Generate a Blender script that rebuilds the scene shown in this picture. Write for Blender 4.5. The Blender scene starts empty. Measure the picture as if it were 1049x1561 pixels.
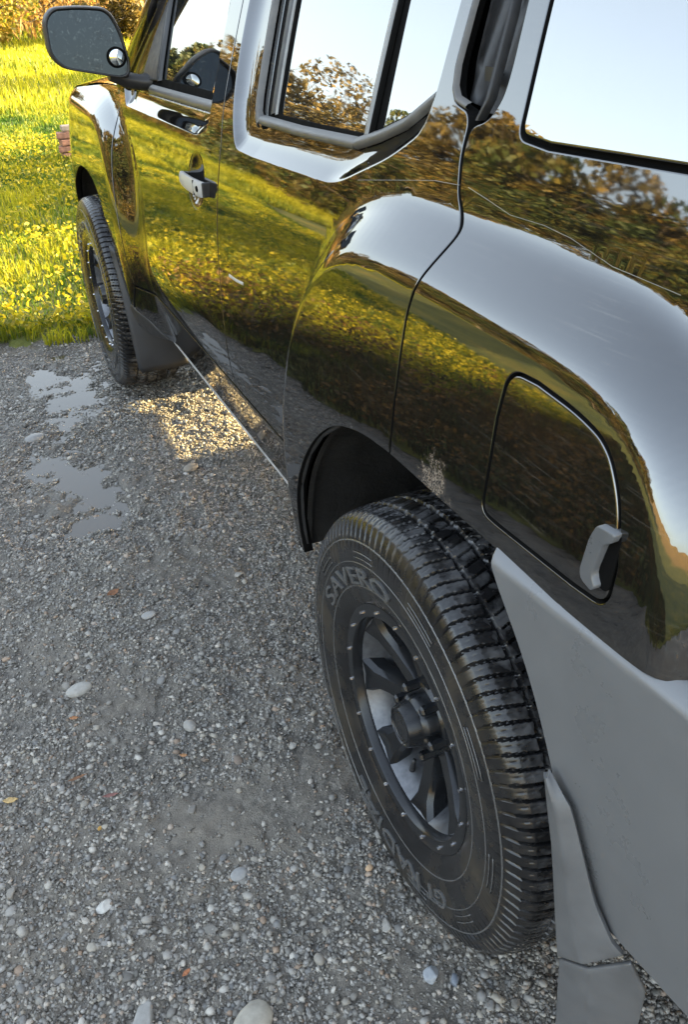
import bpy, math, random
import numpy as np
from mathutils import Vector, Matrix
from mathutils.geometry import delaunay_2d_cdt

scene = bpy.context.scene
COL = scene.collection
R = math.radians
random.seed(5)
rng = np.random.default_rng(11)

# ------------------------------------------------------------------ camera
def view_rotation(yaw, pitch, roll):
    cz, sz, cx, sx, cr, sr = math.cos(yaw), math.sin(yaw), math.cos(pitch), math.sin(pitch), math.cos(roll), math.sin(roll)
    Rz = np.array([[cz, -sz, 0], [sz, cz, 0], [0, 0, 1]])
    Rx = np.array([[1, 0, 0], [0, cx, -sx], [0, sx, cx]])
    Ry = np.array([[cr, 0, sr], [0, 1, 0], [-sr, 0, cr]])
    return Rz @ Rx @ Ry
cam_data = bpy.data.cameras.new('camera')
cam = bpy.data.objects.new('camera', cam_data); COL.objects.link(cam)
rot = view_rotation(-.407, -.558, .033)
right, fwd, up = rot[:, 0], rot[:, 1], rot[:, 2]
cam.matrix_world = Matrix(((right[0], up[0], -fwd[0], -.503), (right[1], up[1], -fwd[1], -.953),
                           (right[2], up[2], -fwd[2], 1.495), (0, 0, 0, 1)))
cam_data.sensor_fit = 'HORIZONTAL'; cam_data.sensor_width = 36
cam_data.lens = 36*1318/1049
cam_data.clip_start = .02; cam_data.clip_end = 2000
scene.camera = cam

# ------------------------------------------------------------------ sky, sun, exposure
SUN_EL, SUN_K = 13.3, .08          # low sun from the far side of the car, a touch from behind
world = bpy.data.worlds.new('World'); scene.world = world; world.use_nodes = True
wn = world.node_tree.nodes; wl = world.node_tree.links
bg = wn['Background']
sky = wn.new('ShaderNodeTexSky'); sky.sky_type = 'NISHITA'; sky.sun_disc = False
sun_dir = Vector((math.cos(math.atan(SUN_K)), -math.sin(math.atan(SUN_K)), 0))*math.cos(R(SUN_EL))
sun_dir.z = math.sin(R(SUN_EL))       # points towards the sun
sky.sun_elevation = R(SUN_EL)
sky.sun_rotation = math.atan2(sun_dir.x, sun_dir.y)
sky.air_density = .9; sky.dust_density = 4.0; sky.ozone_density = .5; sky.altitude = 100
hsv = wn.new('ShaderNodeHueSaturation'); hsv.inputs['Saturation'].default_value = .74      # thin hazy overcast veil over the whole sky
warm = wn.new('ShaderNodeMix'); warm.data_type = 'RGBA'; warm.blend_type = 'MULTIPLY'; warm.inputs[0].default_value = 1; warm.inputs[7].default_value = (1.0, .95, .87, 1)
wl.new(sky.outputs[0], hsv.inputs['Color']); wl.new(hsv.outputs[0], warm.inputs[6])
wl.new(warm.outputs[2], bg.inputs[0]); bg.inputs[1].default_value = .15
sun_data = bpy.data.lights.new('sun', 'SUN'); sun_data.energy = 5.0; sun_data.angle = R(.5); sun_data.color = (1, .74, .33)
sun = bpy.data.objects.new('sun', sun_data); COL.objects.link(sun)
sun.rotation_euler = (-sun_dir).to_track_quat('-Z', 'Y').to_euler()
sun.location = (20, 0, 12)
scene.view_settings.view_transform = 'Standard'; scene.view_settings.look = 'None'
scene.view_settings.gamma = 1.0; scene.view_settings.exposure = 3.35

# ------------------------------------------------------------------ helpers
def tag(o, label=None, cat=None, group=None, kind=None):
    if label: o['label'] = label
    if cat: o['category'] = cat
    if group: o['group'] = group
    if kind: o['kind'] = kind
    return o

def wloc(o):
    v = Vector((0, 0, 0))
    while o is not None:
        v = v + o.location; o = o.parent
    return v

def link(o, parent=None, keep=True):
    COL.objects.link(o)
    if parent is not None:
        o.parent = parent
        if keep: o.location = o.location - wloc(parent)
    return o

def empty(name, loc=(0, 0, 0), parent=None):
    o = bpy.data.objects.new(name, None); o.location = loc; o.empty_display_size = .1
    return link(o, parent)

def mesh_from(name, verts, faces, mat=None, smooth=True, nrm=None):
    me = bpy.data.meshes.new(name)
    verts = np.asarray(verts, np.float32)
    if isinstance(faces, np.ndarray):
        n, k = faces.shape
        me.vertices.add(len(verts)); me.vertices.foreach_set('co', verts.ravel())
        me.loops.add(n*k); me.loops.foreach_set('vertex_index', faces.astype(np.int32).ravel())
        me.polygons.add(n)
        me.polygons.foreach_set('loop_start', np.arange(0, n*k, k, dtype=np.int32))
        me.update(calc_edges=True)
    else:
        me.from_pydata(verts.tolist(), [], [list(f) for f in faces])
    me.validate()
    if smooth: me.polygons.foreach_set('use_smooth', np.ones(len(me.polygons), bool))
    if mat is not None: me.materials.append(mat)
    if nrm is not None: me.normals_split_custom_set_from_vertices([tuple(v) for v in nrm])
    return me

def add(name, verts, faces, mat=None, parent=None, smooth=True, nrm=None, loc=(0, 0, 0)):
    o = bpy.data.objects.new(name, mesh_from(name, verts, faces, mat, smooth, nrm))
    o.location = loc
    return link(o, parent)

class MB:
    """collects shapes into one mesh"""
    def __init__(s): s.v = []; s.f = []
    def put(s, v, f):
        n = len(s.v); s.v += [tuple(map(float, p)) for p in v]; s.f += [[i + n for i in q] for q in f]; return s
    def box(s, a, b):
        x0, y0, z0 = a; x1, y1, z1 = b
        return s.put([(x0,y0,z0),(x1,y0,z0),(x1,y1,z0),(x0,y1,z0),(x0,y0,z1),(x1,y0,z1),(x1,y1,z1),(x0,y1,z1)],
                     [(0,3,2,1),(4,5,6,7),(0,1,5,4),(1,2,6,5),(2,3,7,6),(3,0,4,7)])
    def tube(s, pts, rad, n=10, cap=True):
        pts = [Vector(p) for p in pts]
        if not hasattr(rad, '__len__'): rad = [rad]*len(pts)
        V = []; F = []; up = None
        for i, p in enumerate(pts):
            t = (pts[min(i+1, len(pts)-1)] - pts[max(i-1, 0)]).normalized()
            if up is None: up = t.orthogonal().normalized()
            up = (up - t*up.dot(t)).normalized(); b = t.cross(up)
            for k in range(n):
                a = 2*math.pi*k/n; V.append(p + rad[i]*(math.cos(a)*up + math.sin(a)*b))
        for i in range(len(pts)-1):
            for k in range(n):
                F.append((i*n+k, i*n+(k+1) % n, (i+1)*n+(k+1) % n, (i+1)*n+k))
        if cap: F.append(tuple(range(n))[::-1]); F.append(tuple((len(pts)-1)*n+k for k in range(n)))
        return s.put(V, F)
    def lathe_x(s, prof, n=64, c=(0, 0), lobes=None, close=False):
        """prof: (x, r) swept round the x axis"""
        V = []; F = []; m = len(prof)
        for k in range(n):
            a = 2*math.pi*k/n; q = 1 if lobes is None else lobes(a)
            for x, r in prof: V.append((x, c[0]+r*q*math.cos(a), c[1]+r*q*math.sin(a)))
        for k in range(n):
            for i in range(m-1):
                F.append((k*m+i, ((k+1) % n)*m+i, ((k+1) % n)*m+i+1, k*m+i+1))
        return s.put(V, F)
    def build(s, name, mat, parent=None, smooth=False, loc=(0, 0, 0), bevel=0, autosmooth=None, seg=2):
        o = add(name, s.v, s.f, mat, parent, smooth, loc=loc)
        if bevel:
            b = o.modifiers.new('bevel', 'BEVEL'); b.width = bevel; b.segments = seg; b.limit_method = 'ANGLE'; b.angle_limit = R(35)
        if autosmooth:
            o.data.set_sharp_from_angle(angle=R(autosmooth))
        return o

# value noise -------------------------------------------------------
_T = np.random.default_rng(3).random((256, 256))
def vnoise(x, y, s=0):
    x = np.asarray(x, float) + 17.3*s; y = np.asarray(y, float) + 9.1*s
    xi = np.floor(x).astype(int); yi = np.floor(y).astype(int)
    fx = x - xi; fy = y - yi
    fx = fx*fx*fx*(fx*(fx*6-15)+10); fy = fy*fy*fy*(fy*(fy*6-15)+10)
    g = lambda a, b: _T[a & 255, b & 255]
    return ((g(xi, yi)*(1-fx)+g(xi+1, yi)*fx)*(1-fy) + (g(xi, yi+1)*(1-fx)+g(xi+1, yi+1)*fx)*fy)*2-1
def fbm(x, y, f, oct=4, s=0, gain=.5):
    a = 1; t = 0; tot = 0
    for i in range(oct):
        t = t + a*vnoise(x*f, y*f, s+i); tot += a; a *= gain; f *= 2.03
    return t/tot

# materials ---------------------------------------------------------
def new_mat(name):
    m = bpy.data.materials.new(name); m.use_nodes = True
    nt = m.node_tree; b = nt.nodes['Principled BSDF']
    return m, nt, b
def N(nt, kind, **kw):
    n = nt.nodes.new(kind)
    for k, v in kw.items():
        if k in n.inputs: n.inputs[k].default_value = v
        else: setattr(n, k, v)
    return n
def noise(nt, scale, detail=5, rough=.55, vec=None, dist=0):
    n = N(nt, 'ShaderNodeTexNoise'); n.inputs['Scale'].default_value = scale; n.inputs['Detail'].default_value = detail
    n.inputs['Roughness'].default_value = rough; n.inputs['Distortion'].default_value = dist
    if vec is not None: nt.links.new(vec, n.inputs['Vector'])
    return n
def ramp(nt, fac, stops):
    r = N(nt, 'ShaderNodeValToRGB'); e = r.color_ramp.elements
    while len(e) < len(stops): e.new(.5)
    for i, (p, c) in enumerate(stops):
        e[i].position = p; e[i].color = (c, c, c, 1) if not hasattr(c, '__len__') else (*c, 1)
    nt.links.new(fac, r.inputs[0]); return r
def coords(nt, scale=(1, 1, 1), rot=(0, 0, 0), kind='Object'):
    t = N(nt, 'ShaderNodeTexCoord'); m = N(nt, 'ShaderNodeMapping')
    m.inputs['Scale'].default_value = scale; m.inputs['Rotation'].default_value = rot
    nt.links.new(t.outputs[kind], m.inputs['Vector']); return m.outputs[0]
def mixc(nt, fac, a, b, mode='MIX'):
    m = N(nt, 'ShaderNodeMix'); m.data_type = 'RGBA'; m.blend_type = mode
    for sock, v in ((m.inputs[0], fac), (m.inputs[6], a), (m.inputs[7], b)):
        if hasattr(v, 'is_linked'): nt.links.new(v, sock)
        elif hasattr(v, '__len__'): sock.default_value = (*v, 1)
        else: sock.default_value = v
    return m.outputs[2]
def math2(nt, op, a, b=0.0, clamp=False):
    m = N(nt, 'ShaderNodeMath'); m.operation = op; m.use_clamp = clamp
    for i, v in enumerate((a, b)):
        if hasattr(v, 'is_linked'): nt.links.new(v, m.inputs[i])
        else: m.inputs[i].default_value = v
    return m.outputs[0]
def bump(nt, b, height, strength=.3, dist=.002, chain=None):
    n = N(nt, 'ShaderNodeBump'); n.inputs['Strength'].default_value = strength; n.inputs['Distance'].default_value = dist
    nt.links.new(height, n.inputs['Height'])
    if chain is not None: nt.links.new(chain, n.inputs['Normal'])
    if b is not None: nt.links.new(n.outputs[0], b.inputs['Normal'])
    return n.outputs[0]

def simple(name, col, rough=.5, metal=0, ior=1.5, var=.25, scale=30, bmp=.1, bdist=.001, coat=0):
    m, nt, b = new_mat(name)
    v = coords(nt)
    n = noise(nt, scale, 6, .6, v)
    dark = tuple(c*(1-var) for c in col); light = tuple(min(1, c*(1+var)) for c in col)
    r = ramp(nt, n.outputs[0], [(.3, dark), (.7, light)])
    nt.links.new(r.outputs[0], b.inputs['Base Color'])
    rr = ramp(nt, n.outputs[0], [(.25, max(0, rough*.75)), (.75, min(1, rough*1.25))])
    nt.links.new(rr.outputs[0], b.inputs['Roughness'])
    b.inputs['Metallic'].default_value = metal; b.inputs['IOR'].default_value = ior
    b.inputs['Coat Weight'].default_value = coat
    if bmp:
        n2 = noise(nt, scale*9, 4, .6, v); bump(nt, b, n2.outputs[0], bmp, bdist)
    return m

# ------------------------------------------------------------------ ground
PUDDLES = [(-.33, 1.95, .13, .17, .034), (-.23, 1.74, .09, .08, .024), (-.29, 1.50, .13, .07, .026), (-.16, 2.66, .05, .16, .012), (-.30, 2.92, .06, .12, .013), (-.19, 3.12, .08, .07, .014), (-.30, 1.62, .16, .10, .012)]
def sodden(x, y):
    """1 on the low, waterlogged strip from the front wheel back to the left"""
    c = -.16 - .12*np.clip(3.2 - y, 0, 2)
    return np.exp(-((x - c)/.23)**4)*np.clip((y - 1.30)/.25, 0, 1)*np.clip((3.35 - y)/.2, 0, 1)
WATER = -.013
def ground_z(x, y):
    x = np.asarray(x, float); y = np.asarray(y, float)
    near = np.clip(1 - np.maximum(np.abs(x) - 3, 0)/4, .15, 1)
    z = .012*fbm(x, y, 1.1, 3, 1) + .0075*fbm(x, y, 5.5, 3, 2) + near*(.0095*fbm(x, y, 20, 3, 3, .6) + .0050*fbm(x, y, 75, 3, 4, .7))
    # torn, ridged mud near the puddles
    m = np.exp(-(((x+.17)/.22)**2 + ((y-1.42)/.30)**2))
    z = z + m*(.020*(1-np.abs(fbm(x*1.4, y, 6.5, 3, 7)))**3 - .006)
    # the rear and front wheels press tracks into the surface
    for tx, y0, y1 in ((.115, -1.5, 3.1),):
        z = z - .006*np.exp(-((x-tx)/.10)**2)
    z = z - (.0085 - .0040*np.clip((y - 2.2)/.4, 0, 1))*sodden(x, y)*(1 + 1.8*fbm(x, y, 8, 4, 13, .65))
    for px, py, rx, ry, d in PUDDLES:
        q = ((x-px)/rx)**2 + ((y-py)/ry)**2
        z = z - d*np.exp(-q*1.1)*(1 + 1.3*fbm(x, y, 9, 4, 9, .6))
    return z
def field_z(x, y):
    x = np.asarray(x, float); y = np.asarray(y, float)
    z = .015 + .03*fbm(x, y, .5, 3, 21) + .02*fbm(x, y, 3, 3, 22)
    far = np.clip((np.hypot(x, y) - 25)/80, 0, 3)
    return z + 6.5*far**1.25 + far*1.5*fbm(x, y, .03, 3, 23)

def graded(a0, a1, fine, lo, hi, g=1.16):
    c = list(np.arange(a0, a1 + fine*.5, fine)); s = fine
    while c[-1] < hi: s *= g; c.append(min(hi, c[-1] + s))
    s = fine
    while c[0] > lo: s *= g; c.insert(0, max(lo, c[0] - s))
    return np.array(c)
def grid_faces(nx, ny):
    i = np.arange(nx-1)[:, None]*ny + np.arange(ny-1)[None]
    return np.stack([i, i+ny, i+ny+1, i+1], -1).reshape(-1, 4)

def gravel_material():
    m, nt, b = new_mat('wet_gravel'); L = nt.links
    v = coords(nt)
    n1 = noise(nt, 3.0, 5, .6, v); n2 = noise(nt, 42, 6, .65, v); n3 = noise(nt, 260, 4, .6, v)
    vo = N(nt, 'ShaderNodeTexVoronoi'); vo.inputs['Scale'].default_value = 150; L.new(v, vo.inputs['Vector'])
    grey = ramp(nt, n2.outputs[0], [(.25, (.065, .059, .050)), (.5, (.145, .132, .113)), (.78, (.28, .255, .218))])
    bw = N(nt, 'ShaderNodeRGBToBW'); L.new(vo.outputs['Color'], bw.inputs[0])
    vo2 = N(nt, 'ShaderNodeTexVoronoi'); vo2.inputs['Scale'].default_value = 340; L.new(v, vo2.inputs['Vector'])
    bw2 = N(nt, 'ShaderNodeRGBToBW'); L.new(vo2.outputs['Color'], bw2.inputs[0])
    grain = ramp(nt, math2(nt, 'ADD', math2(nt, 'MULTIPLY', bw.outputs[0], .5), math2(nt, 'MULTIPLY', bw2.outputs[0], .5)), [(.2, .35), (.8, 1.25)])
    cell = mixc(nt, .9, grey.outputs[0], grain.outputs[0], 'MULTIPLY')
    mud = ramp(nt, n1.outputs[0], [(.42, 0.0), (.62, 1.0)])
    c1 = mixc(nt, math2(nt, 'MULTIPLY', mud.outputs[0], .7), cell, (.185, .163, .132))
    # wet towards the front of the car
    sx = N(nt, 'ShaderNodeSeparateXYZ'); L.new(v, sx.inputs[0])
    w = math2(nt, 'ADD', math2(nt, 'MULTIPLY', math2(nt, 'SUBTRACT', sx.outputs[1], 1.0), .55),
              math2(nt, 'MULTIPLY', math2(nt, 'SUBTRACT', n1.outputs[0], .5), 2.6))
    wet0 = ramp(nt, w, [(.0, 0.0), (.75, 1.0)]).outputs[0]
    shore = ramp(nt, math2(nt, 'MULTIPLY', math2(nt, 'ADD', sx.outputs[2], .05), 10), [(.385, 1.0), (.50, 0.0)]).outputs[0]     # damp margin just above the puddles
    wet = math2(nt, 'MAXIMUM', wet0, shore)
    c2 = mixc(nt, math2(nt, 'MULTIPLY', wet, .5), c1, mixc(nt, .8, c1, (.06, .055, .05), 'MULTIPLY'))
    L.new(c2, b.inputs['Base Color'])
    r = N(nt, 'ShaderNodeMapRange'); L.new(wet, r.inputs[0]); r.inputs[3].default_value = .75; r.inputs[4].default_value = .18
    L.new(r.outputs[0], b.inputs['Roughness'])
    h = bump(nt, None, n3.outputs[0], .5, .003)
    h2 = N(nt, 'ShaderNodeTexVoronoi'); h2.inputs['Scale'].default_value = 210; L.new(v, h2.inputs['Vector'])
    bump(nt, b, noise(nt, 130, 6, .7, v).outputs[0], .6, .006, h)
    return m
M_GRAVEL = gravel_material()

def stone_material():
    m, nt, b = new_mat('gravel_stone'); L = nt.links
    at = N(nt, 'ShaderNodeAttribute'); at.attribute_name = 'tint'
    oi = N(nt, 'ShaderNodeObjectInfo')
    g = N(nt, 'ShaderNodeNewGeometry')
    v = coords(nt)
    f = math2(nt, 'FRACT', math2(nt, 'ADD', at.outputs['Fac'], oi.outputs['Random']))
    c = ramp(nt, f, [(0, (.095, .089, .079)), (.25, (.205, .193, .172)), (.45, (.32, .302, .272)), (.62, (.15, .148, .144)), (.80, (.28, .253, .208)), (.9, (.44, .415, .37)), (.96, (.28, .20, .14)), (1, (.085, .082, .076))])
    n = noise(nt, 120, 5, .6, v)
    c2 = mixc(nt, .5, c.outputs[0], ramp(nt, n.outputs[0], [(.3, .55), (.7, 1.0)]).outputs[0], 'MULTIPLY')
    L.new(c2, b.inputs['Base Color'])
    sp = N(nt, 'ShaderNodeSeparateXYZ'); L.new(g.outputs['Position'], sp.inputs[0])
    w = ramp(nt, math2(nt, 'ADD', math2(nt, 'MULTIPLY', math2(nt, 'SUBTRACT', sp.outputs[1], 1.0), .6), math2(nt, 'MULTIPLY', n.outputs[0], .3)), [(.05, .62), (.8, .27)])
    L.new(w.outputs[0], b.inputs['Roughness'])
    bump(nt, b, noise(nt, 420, 4, .6, v).outputs[0], .3, .001)
    return m
M_STONE = stone_material()

xs = graded(-1.05, .85, .0085, -6.5, 8, 1.13); ys = graded(-.55, 3.5, .0085, -46, 3.9, 1.13)
gx, gy = np.meshgrid(xs, ys, indexing='ij')
def edge_y(x, y): return 3.30 + .22*fbm(x, y, 2.6, 4, 31) + .06*x + 2.1*np.minimum(0, x + .5 + .08*fbm(x, y, 5, 2, 33))
gz = ground_z(gx, gy)
edge = edge_y(gx, gy) + .06
gz = gz - .10*np.clip((gy - edge)/.12, 0, 1)
side = np.clip((np.abs(gx-.6) - 5.2)/.8, 0, 1); gz = gz - .25*side
back = np.clip((-42.5-gy)/1, 0, 1); gz = gz - .25*back
gravel = add('gravel_drive', np.stack([gx, gy, gz], -1).reshape(-1, 3), grid_faces(len(xs), len(ys)), M_GRAVEL)
tag(gravel, 'grey wet gravel and mud drive under the car', kind='structure')

# field all round the drive, one sheet to the horizon
def field_material():
    m, nt, b = new_mat('meadow'); L = nt.links
    v = coords(nt)
    a = noise(nt, 1.3, 5, .6, v); c = noise(nt, 18, 5, .6, v)
    base = ramp(nt, a.outputs[0], [(.35, (.060, .085, .014)), (.55, (.12, .13, .018)), (.7, (.20, .17, .025))])
    d = mixc(nt, .6, base.outputs[0], ramp(nt, c.outputs[0], [(.3, .35), (.7, 1.0)]).outputs[0], 'MULTIPLY')
    # far slope: dry orange brush
    g = N(nt, 'ShaderNodeNewGeometry'); sp = N(nt, 'ShaderNodeSeparateXYZ'); L.new(g.outputs['Position'], sp.inputs[0])
    far = ramp(nt, math2(nt, 'ADD', math2(nt, 'MULTIPLY', sp.outputs[2], .6), math2(nt, 'MULTIPLY', a.outputs[0], .4)), [(.3, 0.0), (.9, 1.0)])
    e = mixc(nt, far.outputs[0], d, mixc(nt, a.outputs[0], (.20, .11, .035), (.27, .19, .05)))
    L.new(e, b.inputs['Base Color']); b.inputs['Roughness'].default_value = .9
    bump(nt, b, c.outputs[0], .6, .05)
    return m
M_FIELD = field_material()
fx = np.unique(np.concatenate([graded(-6, 4, .12, -700, 700, 1.12)])); fy = np.unique(np.concatenate([graded(3.0, 12, .09, -700, 900, 1.12)]))
ax, ay = np.meshgrid(fx, fy, indexing='ij')
az = field_z(ax, ay)
e2 = edge_y(ax, ay)
inside_drive = np.clip((e2 - ay)/.14, 0, 1)*np.clip((5.9 - np.abs(ax-.6))/.5, 0, 1)*np.clip((ay+43)/.5, 0, 1)
az = az - .35*inside_drive
field = add('field', np.stack([ax, ay, az], -1).reshape(-1, 3), grid_faces(len(fx), len(fy)), M_FIELD)
tag(field, 'sunlit yellow green meadow beyond the gravel', kind='structure')

# puddles -----------------------------------------------------------
def water_material():
    m, nt, b = new_mat('puddle_water')
    b.inputs['Base Color'].default_value = (.06, .052, .042, 1); b.inputs['Roughness'].default_value = .03; b.inputs['IOR'].default_value = 1.45
    v = coords(nt); n = noise(nt, 22, 3, .5, v); bump(nt, b, n.outputs[0], .06, .004)
    return m
M_WATER = water_material()
wx_, wy_ = np.meshgrid(np.linspace(-.80, .16, 25), np.linspace(1.22, 3.40, 45), indexing='ij')
wz_ = np.where(sodden(wx_, wy_) > .02, WATER, WATER - .05)
o = add('puddle', np.stack([wx_, wy_, wz_], -1).reshape(-1, 3), grid_faces(25, 45), M_WATER)
tag(o, 'shallow muddy puddle broken by stones beside the car', kind='structure')

# stones ------------------------------------------------------------
def ico(level):
    t = (1+5**.5)/2
    v = np.array([(-1,t,0),(1,t,0),(-1,-t,0),(1,-t,0),(0,-1,t),(0,1,t),(0,-1,-t),(0,1,-t),(t,0,-1),(t,0,1),(-t,0,-1),(-t,0,1)], float)
    f = [(0,11,5),(0,5,1),(0,1,7),(0,7,10),(0,10,11),(1,5,9),(5,11,4),(11,10,2),(10,7,6),(7,1,8),(3,9,4),(3,4,2),(3,2,6),(3,6,8),(3,8,9),(4,9,5),(2,4,11),(6,2,10),(8,6,7),(9,8,1)]
    v /= np.linalg.norm(v, axis=1, keepdims=True)
    for _ in range(level):
        v = v.tolist(); c = {}; nf = []
        def mid(a, b):
            k = (min(a, b), max(a, b))
            if k not in c:
                p = np.array(v[a]) + np.array(v[b]); p /= np.linalg.norm(p); v.append(p.tolist()); c[k] = len(v)-1
            return c[k]
        for a, b, d in f:
            x, y, z = mid(a, b), mid(b, d), mid(d, a)
            nf += [(a, x, z), (b, y, x), (d, z, y), (x, y, z)]
        f = nf; v = np.array(v)
    return v, np.array(f)
def stone_shape(level, r, ang):
    v, f = ico(level); v = v.copy()
    # chop with random planes: angular crushed stone; few planes: rounded pebble
    for _ in range(ang):
        n = r.normal(size=3); n /= np.linalg.norm(n); h = r.uniform(.45, .8)
        d = v @ n; over = d > h
        v[over] -= np.outer(d[over]-h, n)
    v *= 1 + .08*r.normal(size=(len(v), 1))*(1 if ang else .3)
    v *= np.array([1, r.uniform(.6, .95), r.uniform(.4, .68)])
    return v, f
SR = np.random.default_rng(8)
def chip_shape(r):
    v = np.array([(1, 0, 0), (0, 1, 0), (-1, 0, 0), (0, -1, 0), (0, 0, 1), (0, 0, -1)], float)
    v = v*r.uniform(.6, 1.15, (6, 1)) + r.normal(0, .22, (6, 3)); v *= np.array([1.1, r.uniform(.7, 1.0), r.uniform(.45, .75)])
    return v, np.array([(0, 1, 4), (1, 2, 4), (2, 3, 4), (3, 0, 4), (1, 0, 5), (2, 1, 5), (3, 2, 5), (0, 3, 5)])
SH0 = [chip_shape(SR) for _ in range(24)]
SH0C = [stone_shape(0, SR, 3) for _ in range(20)]
SH1 = [stone_shape(1, SR, 7) for _ in range(16)]
SH2 = [stone_shape(2, SR, 0 if i < 5 else 10) for i in range(12)]

def visible_xy(n, r):
    """points on the drive, denser near the camera"""
    x = r.uniform(-.95, .35, n); y = -.5 + 4.0*r.random(n)**1.35
    return x, y
def scatter_mesh(name, shapes, n, smin_, smax_, pw, r, parent, sink=.25):
    x, y = visible_xy(n, r)
    # leave the trodden muddy patches barer
    keep = (fbm(x, y, 3.4, 4, 41, .6) + r.normal(0, .20, n) > -.30) & (y < edge_y(x, y))
    x, y = x[keep], y[keep]; n = len(x)
    s = smin_*(1 - r.random(n)*(1 - (smin_/smax_)**pw))**(-1/pw)
    z = ground_z(x, y) + s*(.5 - sink)*.5
    a = r.uniform(0, 2*np.pi, n); tx = r.normal(0, .28, n); ty = r.normal(0, .28, n)
    which = r.integers(0, len(shapes), n); tint = r.random(n)
    VV = []; FF = []; TT = []; off = 0
    for k, (sv, sf) in enumerate(shapes):
        q = np.where(which == k)[0]
        if not len(q): continue
        ca, sa = np.cos(a[q])[:, None], np.sin(a[q])[:, None]
        p = sv[None]*s[q][:, None, None]*.5
        X = p[..., 0]*ca - p[..., 1]*sa; Y = p[..., 0]*sa + p[..., 1]*ca
        Z = p[..., 2] + X*np.tan(tx[q])[:, None]*.6 + Y*np.tan(ty[q])[:, None]*.6
        V = np.stack([X + x[q][:, None], Y + y[q][:, None], Z + z[q][:, None]], -1)
        FF.append((sf[None] + (np.arange(len(q))*len(sv))[:, None, None] + off).reshape(-1, 3))
        VV.append(V.reshape(-1, 3)); TT.append(np.repeat(tint[q], len(sv))); off += len(q)*len(sv)
    o = add(name, np.concatenate(VV), np.concatenate(FF), M_STONE, parent, smooth=False)
    t = o.data.attributes.new('tint', 'FLOAT', 'POINT'); t.data.foreach_set('value', np.concatenate(TT).astype(np.float32))
    tag(o, kind='stuff'); return o
SR2 = np.random.default_rng(21)
scatter_mesh('fine_gravel', SH0, 150000, .0055, .016, 2.2, SR2, gravel, .35)
scatter_mesh('coarse_gravel', SH0C, 14000, .011, .030, 2.6, SR2, gravel, .5)

# the 300 largest pieces of gravel, each an object
stone_meshes = []
for k, (sv, sf) in enumerate(SH2):
    me = mesh_from('stone', sv*.5, sf, M_STONE, smooth=(k < 5)); stone_meshes.append(me)
SR3 = np.random.default_rng(33)
x3, y3 = visible_xy(300, SR3)
for i in range(300):
    s = .015*(1 - SR3.random()*(1 - (.015/.036)**2.4))**(-1/2.4)
    if y3[i] > edge_y(x3[i], y3[i]): x3[i] = -.3; y3[i] = .1 + y3[i]*.5
    o = bpy.data.objects.new('stone', stone_meshes[SR3.integers(0, 12)])
    o.scale = (s, s, s*SR3.uniform(.7, 1)); o.rotation_euler = (SR3.normal(0, .2), SR3.normal(0, .2), SR3.uniform(0, 6.28))
    o.location = (x3[i], y3[i], float(ground_z(x3[i], y3[i])) + s*.08)
    link(o, gravel)

def rock(name, label, x, y, size, shape, col, rz=0, lift=.2, seed=0, rough=.75, smooth=True, lvl=3, ang=0):
    r = np.random.default_rng(seed); v, f = ico(lvl); v = v.copy()
    for _ in range(ang):
        n = r.normal(size=3); n /= np.linalg.norm(n); h = r.uniform(.5, .75); d = v @ n; ov = d > h; v[ov] -= np.outer(d[ov]-h, n)
    v = v*(1 + .05*(fbm(v[:, 0]+seed, v[:, 1]+v[:, 2], 1.6, 3, seed)[:, None]))
    v = v*np.array(shape)*size*.5
    m = simple(name + '_stone', col, rough, var=.22, scale=55, bmp=.35, bdist=.0012)
    o = add(name, v, f, m, None, smooth, loc=(x, y, float(ground_z(x, y)) + size*shape[2]*lift))
    o.rotation_euler = (0, 0, rz); tag(o, label, 'stone'); return o
rock('river_stone', 'smooth pale grey oval river stone lying alone on the gravel at the left', -.487, .77, .066, (1, .62, .42), (.30, .29, .265), .15, .25, 1)
rock('river_stone', 'large buff rounded stone cut by the bottom edge of the photo', -.362, -.168, .082, (1, .72, .5), (.30, .28, .235), .6, .18, 2)
rock('flat_stone', 'broad flat grey stone half sunk in mud at the bottom left', -.53, -.085, .082, (1, .55, .25), (.25, .245, .23), .9, .1, 3, ang=3)
rock('angular_stone', 'wet angular blue grey stone just behind the rear tyre', -.052, -.222, .044, (1, .7, .6), (.24, .26, .28), .3, .22, 4, .35, False, 2, 12)
rock('angular_stone', 'darker small angular stone right of the wet blue grey one', -.018, -.245, .030, (1, .7, .55), (.15, .17, .20), 1.2, .2, 5, .4, False, 2, 10)
rock('angular_stone', 'whitish heart shaped angular stone near the bottom left', -.546, .157, .034, (1, .85, .55), (.40, .39, .36), .4, .25, 6, .7, False, 2, 8)
rock('pebble', 'small tan orange pebble beside the rear tyre', -.056, .017, .017, (1, .8, .7), (.42, .29, .18), .4, .3, 7)
rock('river_stone', 'flat grey rounded stone in the gravel level with the rear wheel arch', -.263, .978, .042, (1, .7, .35), (.27, .265, .25), .1, .15, 8)
rock('river_stone', 'upright grey pebble halfway between rear tyre and left edge', -.272, .537, .040, (.7, 1, .5), (.25, .24, .22), .3, .15, 9)
rock('river_stone', 'round grey pebble left of the bottom of the rear tyre', -.292, .114, .036, (1, .8, .45), (.24, .24, .235), .3, .15, 10)
rock('river_stone', 'orange tinted rounded stone in the sunlit patch beside the sill', .075, 1.76, .060, (1, .6, .5), (.24, .21, .17), .3, .2, 11)
rock('river_stone', 'grey rounded stone near the left edge above the puddle', -.40, 2.29, .085, (1, .7, .4), (.20, .195, .185), .3, .15, 12, .4)

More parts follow.
